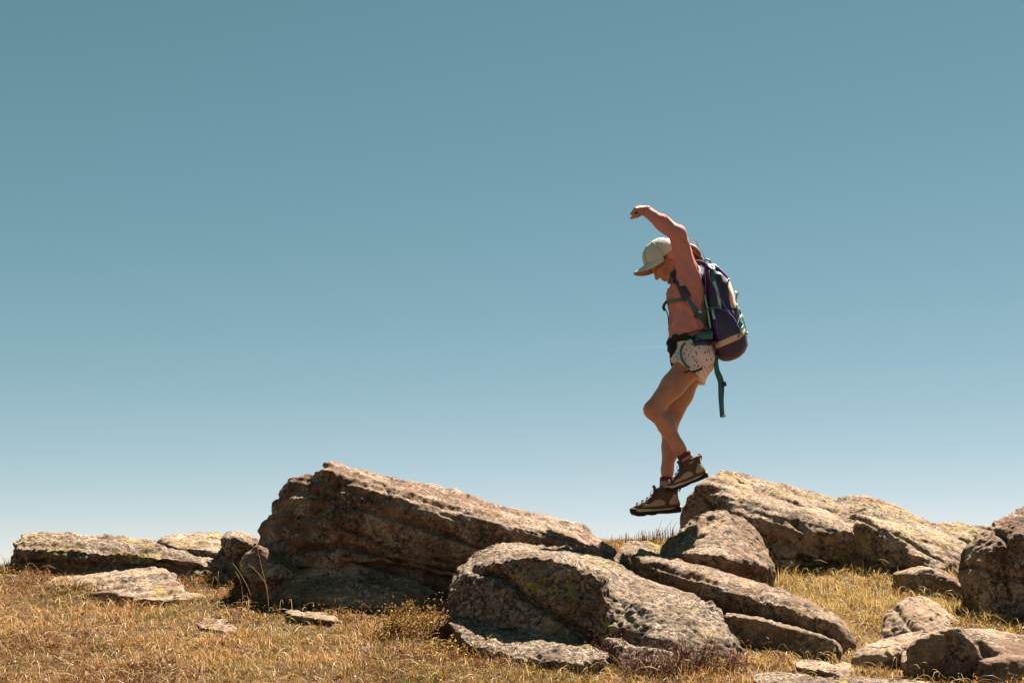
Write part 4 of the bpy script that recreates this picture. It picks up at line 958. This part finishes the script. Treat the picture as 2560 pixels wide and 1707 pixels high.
mb = MB(); mb.ribbon(catmull([H(1667, 754, -0.05), H(1661, 761, -0.03), H(1659, 770, -0.03), H(1663, 776, -0.03)], 4), (0, -1, 0), 0.016, 0.006); mb.build('buckle', M['plastic'], pack)
mb = MB(); mb.tube(catmull([H(1663, 772, -0.03), H(1669, 785, -0.04), H(1671, 800, -0.04), H(1672, 814, -0.05)], 4), 0.0032, 5); mb.build('cord', M['plastic'], pack)
mb = MB()
for dx, dyy in ((0, 0), (6, -4), (12, -8)): mb.ball(H(1684 + dx, 704 - dyy * 0.6, -0.13), (0.009, 0.008, 0.010), 6)
mb.build('strap_buckle', M['plastic'], pack)
cs = [H(1740, 790, -0.185), H(1752, 782, -0.19), H(1766, 775, -0.19), H(1783, 768, -0.18), H(1800, 766, -0.172)]
mb = MB(); mb.ribbon(catmull(cs, 4), (0, -1, 0.3), 0.012, 0.004); mb.build('compression_strap', M['teal'], pack)
mb = MB(); mb.ball(H(1750, 779, -0.192), (0.012, 0.006, 0.008), 6); mb.build('strap_clip', M['teal_light'], pack)
mb = MB(); mb.ball(H(1739, 791, -0.188), (0.010, 0.008, 0.009), 6); mb.build('strap_buckle', M['plastic'], pack)
belt = [(1778, 842), (1760, 842), (1742, 846), (1726, 850), (1714, 856)]
strap('hip_belt', TORSO, [(1782, 838), (1765, 838), (1742, 844), (1724, 848)], 0.046, M['teal'], 0.008, 0.016, dy=-0.172)
strap('belt_pad', SHORTS, [(1786, 856), (1768, 857), (1750, 858), (1733, 860)], 0.032, M['navy'], 0.014, 0.008, dy=-0.17)
# loose belt end hanging over the shorts
lp = catmull([H(1728, 850, -0.195), H(1716, 855, -0.20), H(1706, 865, -0.205), H(1702, 880, -0.21), H(1706, 900, -0.212), H(1716, 914, -0.214), H(1729, 925, -0.216)], 5)
mb = MB(); mb.ribbon(lp, (0.2, -1, 0.1), 0.013, 0.004); mb.build('belt_end', M['teal'], pack)
mb = MB(); mb.ribbon([H(1730, 850, -0.198), H(1722, 853, -0.203), H(1714, 857, -0.205)], (0, -1, 0.4), 0.018, 0.004); mb.build('belt_fold', M['teal_light'], pack)
mb = MB(); mb.ribbon(catmull([H(1726, 924, -0.217), H(1735, 929, -0.217), H(1746, 925, -0.215), H(1756, 921, -0.21)], 4), (0.1, -1, 0.2), 0.012, 0.006); mb.ribbon([H(1729, 924, -0.219), H(1718, 930, -0.222), H(1709, 931, -0.222)], (0.1, -1, 0.2), 0.010, 0.005); mb.build('belt_clip', M['plastic'], pack)
mb = MB(); mb.box(H(1728, 923, -0.222), ((0.8, 0, -0.6), (0, 1, 0), (0.6, 0, 0.8)), (0.010, 0.002, 0.005)); mb.build('belt_buckle', M['metal'], pack)
# strap hanging below the pack
hsn = [np.array([0.25 + 0.5 * math.sin(i * 0.28), -1, 0.05]) for i in range(31)]; hs = catmull([H(1790, 885, -0.10), H(1790, 905, -0.10), H(1793, 928, -0.10), H(1800, 946, -0.10), H(1803, 962, -0.10), H(1803, 1000, -0.10), H(1806, 1043, -0.10)], 5)
mb = MB(); mb.ribbon(hs, hsn, 0.034, 0.004); o = mb.build('hanging_strap', M['teal'], pack)
mb = MB(); mb.box(H(1811, 960, -0.10), ((1, 0, 0.2), (0, 1, 0), (-0.2, 0, 1)), (0.009, 0.010, 0.012)); mb.build('strap_buckle', M['plastic'], pack)
mb = MB(); mb.box(H(1811, 1039, -0.10), ((1, 0, 0.2), (0, 1, 0), (-0.2, 0, 1)), (0.008, 0.006, 0.005)); mb.build('strap_end', M['metal'], pack)
# drawstring and mesh on the rear pocket, charms, haul loop
wire('drawstring', [(1846, 772), (1852, 786), (1848, 800), (1856, 812), (1851, 826), (1858, 838)], 0.004, M['teal_light'], PACK)
wire('drawstring', [(1856, 790), (1862, 812), (1866, 836)], 0.004, M['teal_light'], PACK)
wire('drawstring', [(1840, 760), (1846, 790), (1842, 815)], 0.003, M['tan'], PACK)
mb = MB(); mb.ball(H(1832, 747, -0.07), 0.011, 8); mb.build('charm', M['red'], pack)
mb = MB(); mb.ball(H(1838, 752, -0.06), (0.008, 0.008, 0.012), 6); mb.ball(H(1842, 738, -0.04), (0.007, 0.007, 0.01), 6); mb.tube([H(1838, 726, -0.04), H(1846, 734, -0.04), H(1840, 746, -0.05), H(1836, 760, -0.06)], 0.004, 5); mb.build('charm', M['leather'], pack)
mb = MB(); mb.tube([H(1838 + 6 * math.cos(a), 736 + 7 * math.sin(a), -0.06) for a in np.linspace(0, 2 * math.pi, 13)], 0.0025, 5, False); mb.build('key_ring', M['metal'], pack)
mb = MB(); mb.tube(catmull([H(1760, 668, 0.03), H(1762, 652, 0.03), H(1772, 650, 0.03), H(1780, 662, 0.03)]), 0.005, 6); mb.build('haul_loop', M['teal'], pack)

# ------------------------------------------------------------------ grass and ground cover
allv = []; allq = []; base_i = 0
for v_, q_ in ROCKS: allv.append(v_); allq.append(q_ + base_i); base_i += len(v_)
ROCKBVH = BVHTree.FromPolygons(np.concatenate(allv).tolist(), np.concatenate(allq).tolist())
def free(x, y, z, lim=0.02):
    ok = np.ones(len(x), bool); dn = Vector((0, 0, -1))
    for i in range(len(x)):
        h = ROCKBVH.ray_cast(Vector((x[i], y[i], 5.0)), dn)
        if h[0] is not None and h[0].z > z[i] + lim: ok[i] = False
    return ok
def scatter(n, y0, y1, rng):
    y = y0 + (y1 - y0) * rng.random(n); x = (rng.random(n) * 2 - 1) * (0.375 * y + 0.45)
    return x, y
def pick(cols, wts, n, rng):
    c = np.array(cols); i = rng.choice(len(cols), n, p=np.array(wts) / sum(wts)); return c[i] * (0.75 + 0.5 * rng.random((n, 1)))
rg = np.random.default_rng(21)
NT = 42000
tx, ty = scatter(NT, 4.9, 8.95, rg)
tz = ground_z(tx, ty); ok = free(tx, ty, tz); tx, ty, tz = tx[ok], ty[ok], tz[ok]
q2 = np.stack([tx, ty, np.zeros(len(tx))], 1)
heath = fbm(q2 * 1.3 + 3, 3); green = fbm(q2 * 1.7 + 40, 3)
mead = 1 / (1 + np.exp(-(tx - 1.15) * 6)) * 1 / (1 + np.exp(-(ty - 5.95) * 8))
per = 10
edge = np.ones(len(tx))
for i in range(len(tx)):
    h = ROCKBVH.find_nearest(Vector((tx[i], ty[i], tz[i] + 0.02)), 0.09)
    if h[0] is not None: edge[i] = 1.0 + (0.7 if ty[i] > 6.75 else -0.35) * (1 - h[3] / 0.09)
I = np.repeat(np.arange(len(tx)), per); n = len(I)
ang = rg.random(n) * 2 * np.pi; rad = 0.014 * np.sqrt(rg.random(n))
bx = tx[I] + rad * np.cos(ang); by = ty[I] + rad * np.sin(ang); bz = ground_z(bx, by) - 0.004
th_ = (0.45 + 0.75 * rg.random(len(tx)) + 0.9 * (rg.random(len(tx)) < 0.06)) * (0.9 + 0.5 * np.clip(fbm(q2 * 3 + 9, 2), -0.6, 0.8))
hgt = 0.037 * th_[I] * edge[I] * (0.5 + 0.8 * rg.random(n)) * (1 + 0.35 * mead[I])
lean = (0.25 + 0.75 * rg.random(n)) * (1.0 - 0.2 * mead[I]); dr = ang + rg.normal(0, 0.7, n)
wd = 0.0007 + 0.0008 * rg.random(n)
dx, dy = np.cos(dr), np.sin(dr); sx, sy = -np.sin(dr + rg.normal(0, 0.6, n)), np.cos(dr + rg.normal(0, 0.6, n))
curl = rg.random(n) ** 1.3
V = np.zeros((n, 5, 3))
for t, idx in ((0, (0, 1)), (0.55, (2, 3))):
    out_ = hgt * lean * (t ** 1.6) * (1 + 0.5 * curl); up = hgt * (t - 0.25 * curl * t * t)
    wv = wd * (1 - 0.3 * t)
    for sgn, k in zip((-1, 1), idx):
        V[:, k, 0] = bx + dx * out_ + sgn * sx * wv; V[:, k, 1] = by + dy * out_ + sgn * sy * wv; V[:, k, 2] = bz + up
out_ = hgt * lean * (1.15 + 0.8 * curl); V[:, 4, 0] = bx + dx * out_; V[:, 4, 1] = by + dy * out_; V[:, 4, 2] = bz + hgt * (1 - 0.75 * curl)
cs_ = pick([(0.320, 0.171, 0.052), (0.251, 0.112, 0.027), (0.083, 0.026, 0.010), (0.442, 0.286, 0.127), (0.114, 0.078, 0.014)], [4, 2.6, 2.6, 2.6, 1.4], n, rg)
cr_ = pick([(0.133, 0.049, 0.021), (0.074, 0.025, 0.013), (0.229, 0.111, 0.037), (0.340, 0.222, 0.096)], [3, 2.2, 2, 0.8], n, rg)
cg_ = pick([(0.126, 0.100, 0.016), (0.089, 0.074, 0.015), (0.237, 0.163, 0.037), (0.163, 0.096, 0.026)], [3, 2, 2, 1], n, rg)
cm_ = pick([(0.340, 0.233, 0.081), (0.281, 0.178, 0.048), (0.444, 0.333, 0.155), (0.126, 0.070, 0.018)], [4, 3, 2, 1], n, rg)
pr = rg.random(n)
col = np.where((pr < np.clip(heath[I] * 2.2 + 0.42, 0.08, 0.94))[:, None], cr_, cs_)
col = np.where((rg.random(n) < np.clip(green[I] * 1.3 - 0.06, 0.02, 0.6))[:, None], cg_, col)
col = np.where((rg.random(n) < mead[I] * 0.9)[:, None], cm_, col)
bi = np.arange(n) * 5
Q = np.stack([bi, bi + 1, bi + 3, bi + 2], 1); T3 = np.stack([bi + 2, bi + 3, bi + 4], 1)
def mixed_mesh(name, vs, quads, tris, mat, col):
    me = bpy.data.meshes.new(name); me.vertices.add(len(vs)); me.vertices.foreach_set('co', vs.astype(np.float32).ravel())
    nl = quads.size + tris.size; me.loops.add(nl); me.loops.foreach_set('vertex_index', np.concatenate([quads.ravel(), tris.ravel()]).astype(np.int32))
    me.polygons.add(len(quads) + len(tris)); me.polygons.foreach_set('loop_start', np.concatenate([np.arange(len(quads)) * 4, quads.size + np.arange(len(tris)) * 3]).astype(np.int32))
    me.update(calc_edges=True)
    a = me.attributes.new('tone', 'FLOAT_COLOR', 'POINT'); a.data.foreach_set('color', np.concatenate([col, np.ones((len(col), 1))], 1).astype(np.float32).ravel())
    me.materials.append(mat); o = bpy.data.objects.new(name, me); C.objects.link(o); return o
g_o = mixed_mesh('dry_grass', V.reshape(-1, 3), Q, T3, M['blade'], np.repeat(col, 5, 0))
tag(g_o, 'golden dry grass with reddish and olive patches covering the hillside', 'grass', kind='stuff')
print('blades', n)

# long loose straws lying tangled over the turf
ns = 3600
ux, uy = scatter(ns, 4.95, 8.2, rg); uz = ground_z(ux, uy); ok = free(ux, uy, uz); ux, uy, uz = ux[ok], uy[ok], uz[ok]; ns = len(ux)
sa = rg.random(ns) * 2 * np.pi; sl_ = 0.05 + 0.09 * rg.random(ns) ** 2; rise = 0.02 + 0.05 * rg.random(ns); bend = rg.normal(0, 0.6, ns)
SV = np.zeros((ns, 5, 2, 3))
for k in range(5):
    t = k / 4; aa = sa + bend * t
    cx_ = ux + np.cos(aa) * sl_ * t; cy_ = uy + np.sin(aa) * sl_ * t; cz_ = uz + 0.005 + rise * np.sin(t * 2.4)
    for e_, sg in ((0, -1), (1, 1)): SV[:, k, e_, 0] = cx_ - np.sin(aa) * sg * 0.0009; SV[:, k, e_, 1] = cy_ + np.cos(aa) * sg * 0.0009; SV[:, k, e_, 2] = cz_ + sg * 0.0005
si = np.arange(ns)[:, None] * 10 + np.arange(4)[None, :] * 2; si = si.ravel()
so_ = mesh_obj('loose_straw', SV.reshape(-1, 3), np.stack([si, si + 1, si + 3, si + 2], 1), M['blade'], base=np.zeros(3), col=np.repeat(pick([(0.40, 0.29, 0.14), (0.32, 0.21, 0.085), (0.18, 0.085, 0.035)], [2, 2, 2], ns, rg), 10, 0))
tag(so_, 'loose pale straws lying tangled over the turf', 'straw', kind='stuff')

# leaves of dwarf heath between the grass
def leaf_cloud(pts, size, col, rng, flat=0.5):
    n = len(pts); a = rng.random(n) * 2 * np.pi; e = (rng.random(n) - 0.3) * 1.6 * flat
    d = np.stack([np.cos(a) * np.cos(e), np.sin(a) * np.cos(e), np.sin(e)], 1); r = rng.normal(size=(n, 3)); s = np.cross(d, r); s /= np.linalg.norm(s, axis=1)[:, None] + 1e-9
    L_ = (size * (0.6 + 0.8 * rng.random(n)))[:, None]
    v = np.stack([pts, pts + d * L_ * 0.5 + s * L_ * 0.32, pts + d * L_, pts + d * L_ * 0.5 - s * L_ * 0.32], 1).reshape(-1, 3)
    q = np.arange(n * 4).reshape(-1, 4); return v, q, np.repeat(col, 4, 0)
nl = 60000
lx, ly = scatter(nl, 4.9, 7.6, rg); hz = fbm(np.stack([lx, ly, 0 * lx], 1) * 1.3 + 3, 3)
keep = rg.random(nl) < np.clip(hz * 1.8 + 0.3, 0.05, 1); lx, ly = lx[keep], ly[keep]; lz = ground_z(lx, ly); ok = free(lx, ly, lz); lx, ly, lz = lx[ok], ly[ok], lz[ok]
lp_ = np.stack([lx, ly, lz + 0.005 + 0.04 * rg.random(len(lx))], 1)
lc = pick([(0.118, 0.041, 0.018), (0.178, 0.096, 0.026), (0.126, 0.111, 0.018), (0.067, 0.026, 0.015), (0.222, 0.148, 0.044)], [3, 3, 2, 2, 1.5], len(lx), rg)
v_, q_, c_ = leaf_cloud(lp_, 0.010, lc, rg)
lo_ = mesh_obj('heath_leaves', v_, q_, M['leaf'], base=np.zeros(3), smooth=False, col=c_); tag(lo_, 'tiny reddish and yellow leaves of low heath among the grass', 'ground cover', kind='stuff')

# ------------------------------------------------------------------ tall stalks, small shrubs, contrail
_ys = np.arange(4.6, 9.4, 0.01)
def ground_at(px, py):                                          # where the ray through a pixel meets the hillside
    p = np.array([P(px, py, yv) for yv in _ys]); hit = np.nonzero(ground_z(p[:, 0], _ys) >= p[:, 2])[0]
    return p[hit[0]] if len(hit) else P(px, py, 8.45)
def stalk_clump(label, stalks, tone, name='dry_stalk_clump', r0=0.0022, heads=False):
    base = ground_at(*stalks[0][0]); root = empty(name, base); tag(root, label, 'grass', 'tall dry stalks')
    for pts in stalks:
        b = ground_at(*pts[0]); Yb = b[1]
        pp = [b - np.array([0, 0, 0.02])] + [P(px, py, Yb + 0.02 * math.sin(i * 2.1 + px)) for i, (px, py) in enumerate(pts[1:])]
        cc = catmull(pp, 5); mb = MB(); m = len(cc); mb.tube(cc, [r0 * (1 - 0.6 * i / m) for i in range(m)], 5)
        if heads:
            for q in range(6): c = cc[-1 - q % 4] + np.array([rg.normal(0, 0.006), rg.normal(0, 0.006), rg.normal(0, 0.008)]); mb.ball(c, (0.003, 0.003, 0.006), 5)
        o = mesh_obj('stalk', mb.v, mb.f, M['leaf'], root, col=np.tile(np.array(tone) * (0.8 + 0.4 * rg.random()), (len(mb.v), 1)))
    return root
STRAW = (0.32, 0.23, 0.12); BROWN = (0.15, 0.08, 0.037)
stalk_clump('tall pale stalks bending in front of the dark gap left of the biggest boulder', [[(672, 1535), (668, 1480), (652, 1410), (643, 1368)], [(690, 1522), (664, 1460), (638, 1425), (622, 1412)], [(602, 1545), (606, 1490), (600, 1450), (588, 1428)], [(636, 1515), (620, 1470), (598, 1430), (582, 1408)]], STRAW)
stalk_clump('single thin stalk rising before the right end of the long flat slab', [[(541, 1498), (544, 1460), (546, 1428)]], STRAW)
stalk_clump('curled straw blades at the right end of the low pale slab', [[(450, 1462), (475, 1440), (500, 1434)], [(430, 1432), (445, 1415), (470, 1392)], [(415, 1428), (425, 1412), (440, 1408)], [(455, 1460), (490, 1452), (522, 1438)], [(470, 1466), (500, 1460), (530, 1462)]], STRAW)
stalk_clump('thin leaning stalk at the left end of the long flat slab', [[(76, 1438), (64, 1395), (50, 1360)]], BROWN)
stalk_clump('two short crossed stalks at the middle of the long flat slab', [[(275, 1422), (266, 1402), (258, 1390)], [(270, 1424), (264, 1410), (262, 1398)]], BROWN)
stalk_clump('dry twigs leaning across the thin bright stone under the biggest boulder', [[(768, 1530), (785, 1515), (800, 1500)], [(832, 1540), (850, 1522), (862, 1512)], [(845, 1550), (868, 1536), (884, 1526)], [(752, 1525), (753, 1500), (752, 1475)], [(720, 1525), (719, 1505), (718, 1484)], [(903, 1550), (904, 1530), (905, 1508)]], BROWN)
stalk_clump('tall thin stalks in the right meadow before the shaded face of the largest rock', [[(2185, 1420), (2200, 1380), (2225, 1332)], [(2242, 1490), (2230, 1450), (2206, 1402)], [(2150, 1425), (2148, 1412), (2147, 1405)], [(2280, 1490), (2288, 1478), (2293, 1465)], [(2308, 1480), (2308, 1470), (2309, 1462)]], STRAW)
stalk_clump('tangled dry twigs beside the pale pointed stone in the meadow', [[(2390, 1555), (2380, 1520), (2365, 1490)], [(2385, 1550), (2370, 1520), (2352, 1485)], [(2378, 1540), (2385, 1515), (2388, 1500)], [(2395, 1560), (2405, 1535), (2395, 1520)]], STRAW)
stalk_clump('arching straw stems in the shaded grass below the central boulder', [[(1690, 1690), (1675, 1665), (1640, 1650)], [(1840, 1680), (1810, 1640), (1755, 1625)], [(1700, 1690), (1708, 1665), (1712, 1645)], [(1480, 1690), (1478, 1660), (1485, 1640)]], STRAW)
stalk_clump('lone bent straws lying over the grass at lower left', [[(80, 1645), (140, 1636), (205, 1632)], [(330, 1705), (360, 1680), (400, 1668)], [(620, 1600), (640, 1575), (660, 1560)], [(330, 1655), (380, 1672), (395, 1680)]], STRAW)
sk = []
for q in range(110):
    a_ = 1528 + 178 * rg.random() ** 0.8; b_ = 1358 - 0.17 * (a_ - 1530) + 6 * rg.random(); h_ = 6 + 20 * rg.random() ** 1.5; l_ = rg.normal(1.5, 4)
    sk.append([(a_, b_), (a_ + l_ * 0.4, b_ - h_ * 0.5), (a_ + l_, b_ - h_)])
stalk_clump('dark spiky grass on the skyline between the biggest boulder and the hiker', sk, (0.30, 0.14, 0.06), r0=0.0019)
stalk_clump('wispy dark stems standing above the skyline grass left of the hiker rock', [[(1640, 1340), (1648, 1320), (1655, 1300)], [(1662, 1336), (1668, 1318), (1680, 1300)], [(1680, 1332), (1686, 1314), (1694, 1302)]], (0.10, 0.06, 0.04), r0=0.0014)

def shrub(label, cat, px, py, wpx, hpx, nst, leafs, tones, name, dens, stem_tone, tilt=0.3, size=0.011, seed=1):
    rs = np.random.default_rng(seed); b = ground_at(px, py); root = empty(name, b); tag(root, label, cat, 'low shrubs among the rocks')
    sc = b[1] / F_PX; mb = MB(); lp = []
    for k in range(nst):
        x0 = rs.uniform(-0.5, 0.5) * wpx * sc; y0 = rs.uniform(-0.10, 0.10)
        z0 = ground_z(np.array([b[0] + x0]), np.array([b[1] + y0]))[0]
        h = hpx * sc * rs.uniform(0.45, 1.0) * (1 - 0.5 * (2 * x0 / (wpx * sc)) ** 2); p0 = np.array([b[0] + x0, b[1] + y0, z0 - 0.01]); d = np.array([rs.normal(0, tilt), rs.normal(0, tilt), 1.0])
        pts = [p0, p0 + d * h * 0.5 + rs.normal(0, 0.008, 3), p0 + d * h + rs.normal(0, 0.014, 3)]; cc = catmull(pts, 4); mb.tube(cc, [0.0016, 0.0015, 0.0014, 0.0013, 0.0012, 0.0011, 0.001, 0.0009, 0.0006], 4)
        for q in range(dens): c = cc[int(rs.integers(2, len(cc)))] + rs.normal(0, 0.012, 3); lp.append(c)
    mesh_obj('stems', mb.v, mb.f, M['leaf'], root, col=np.tile(np.array(stem_tone), (len(mb.v), 1)))['kind'] = 'stuff'
    if dens:
        v_, q_, c_ = leaf_cloud(np.array(lp), size, pick(tones, [1] * len(tones), len(lp), rs), rs, 1.0)
        o = mesh_obj('leaves', v_, q_, M['leaf'], root, smooth=False, col=c_); o['kind'] = 'stuff'
    return root
GOLD = [(0.255, 0.150, 0.038), (0.180, 0.075, 0.022), (0.225, 0.165, 0.038), (0.112, 0.045, 0.019)]
YG = [(0.225, 0.210, 0.030), (0.165, 0.165, 0.026), (0.270, 0.225, 0.045)]
shrub('golden leafy shrub left of the central boulder', 'shrub', 1050, 1585, 200, 85, 100, 1, GOLD, 'leafy_shrub', 26, (0.12, 0.06, 0.03), seed=1)
shrub('low leafy shrub spilling over the grass before the central boulder', 'shrub', 1180, 1640, 240, 50, 110, 1, GOLD, 'leafy_shrub', 20, (0.12, 0.06, 0.03), seed=2)
shrub('yellow-green sprig at the foot of the low lichen slab', 'shrub', 1190, 1618, 70, 45, 30, 1, YG, 'leafy_sprig', 20, (0.15, 0.09, 0.04), seed=3)
shrub('bright yellow-green sprig at the base of the diagonal crack', 'shrub', 1415, 1612, 90, 40, 34, 1, YG, 'leafy_sprig', 22, (0.15, 0.09, 0.04), seed=4)
shrub('dark reddish heather at the right foot of the central boulder', 'heather', 1700, 1668, 300, 75, 420, 1, [(0.13, 0.05, 0.035), (0.20, 0.09, 0.05), (0.08, 0.035, 0.025)], 'heather_clump', 7, (0.13, 0.055, 0.04), 0.45, 0.006, seed=5)
shrub('reddish heather in front of the middle of the central boulder', 'heather', 1520, 1640, 200, 60, 280, 1, [(0.13, 0.05, 0.035), (0.20, 0.09, 0.05), (0.08, 0.035, 0.025)], 'heather_clump', 7, (0.13, 0.055, 0.04), 0.45, 0.006, seed=6)
shrub('small yellow-leaved sprig inside the heather at right', 'shrub', 1775, 1655, 40, 30, 14, 1, YG, 'leafy_sprig', 16, (0.15, 0.09, 0.04), seed=7)
shrub('tuft of green-gold grass in the gap behind the central boulder', 'grass', 1562, 1445, 50, 60, 160, 0, YG, 'grass_tuft', 0, (0.27, 0.21, 0.045), 0.18, seed=8)
shrub('dried brown flower head in the dark gap left of the biggest boulder', 'shrub', 628, 1500, 40, 30, 14, 1, [(0.30, 0.19, 0.09), (0.2, 0.11, 0.05)], 'dried_flower', 14, (0.2, 0.12, 0.06), 0.4, seed=9)

ct = N('contrail ice'); tr = ct.n('ShaderNodeBsdfTransparent'); df = ct.n('ShaderNodeBsdfDiffuse'); df.inputs[0].default_value = (0.9, 0.9, 0.9, 1); mx = ct.n('ShaderNodeMixShader'); mx.inputs[0].default_value = 0.06
ct.l(tr.outputs[0], mx.inputs[1]); ct.l(df.outputs[0], mx.inputs[2]); ct.l(mx.outputs[0], ct.out.inputs[0])
mb = MB(); mb.tube([P(1508, 874, 9000), P(1560, 871, 9000), P(1610, 869, 9000), P(1662, 868, 9000)], [2, 5, 6, 5], 10); co = mb.build('contrail', ct.m); tag(co, 'faint short white contrail low in the sky left of the hiker', 'contrail')

nchip = 0; CV = []; CF = []; CC = []
bx_, by_ = scatter(9000, 5.3, 8.2, rg); bz_ = ground_z(bx_, by_)
for i in range(len(bx_)):
    if nchip >= 420: break
    h = ROCKBVH.find_nearest(Vector((bx_[i], by_[i], bz_[i] + 0.01)), 0.10)
    if h[0] is None: continue
    r = 0.006 + 0.016 * rg.random() ** 2.5; pts = rg.normal(size=(10, 3)); pts /= np.linalg.norm(pts, axis=1)[:, None]; pts *= np.array([1.2, 1.0, 0.6]) * r
    bm = bmesh.new()
    for p in pts: bm.verts.new(p + np.array([bx_[i], by_[i], bz_[i] + r * 0.6]))
    bmesh.ops.convex_hull(bm, input=bm.verts); bm.verts.index_update(); o0 = len(CV)
    CV += [tuple(v.co) for v in bm.verts]; CF += [tuple(o0 + v.index for v in f.verts) for f in bm.faces]; bm.free(); nchip += 1
ch = mesh_obj('rock_chips', CV, CF, M['rock_brown'], base=np.zeros(3), smooth=False); tag(ch, 'small rock chips and gravel scattered at the feet of the boulders', 'gravel', kind='stuff')
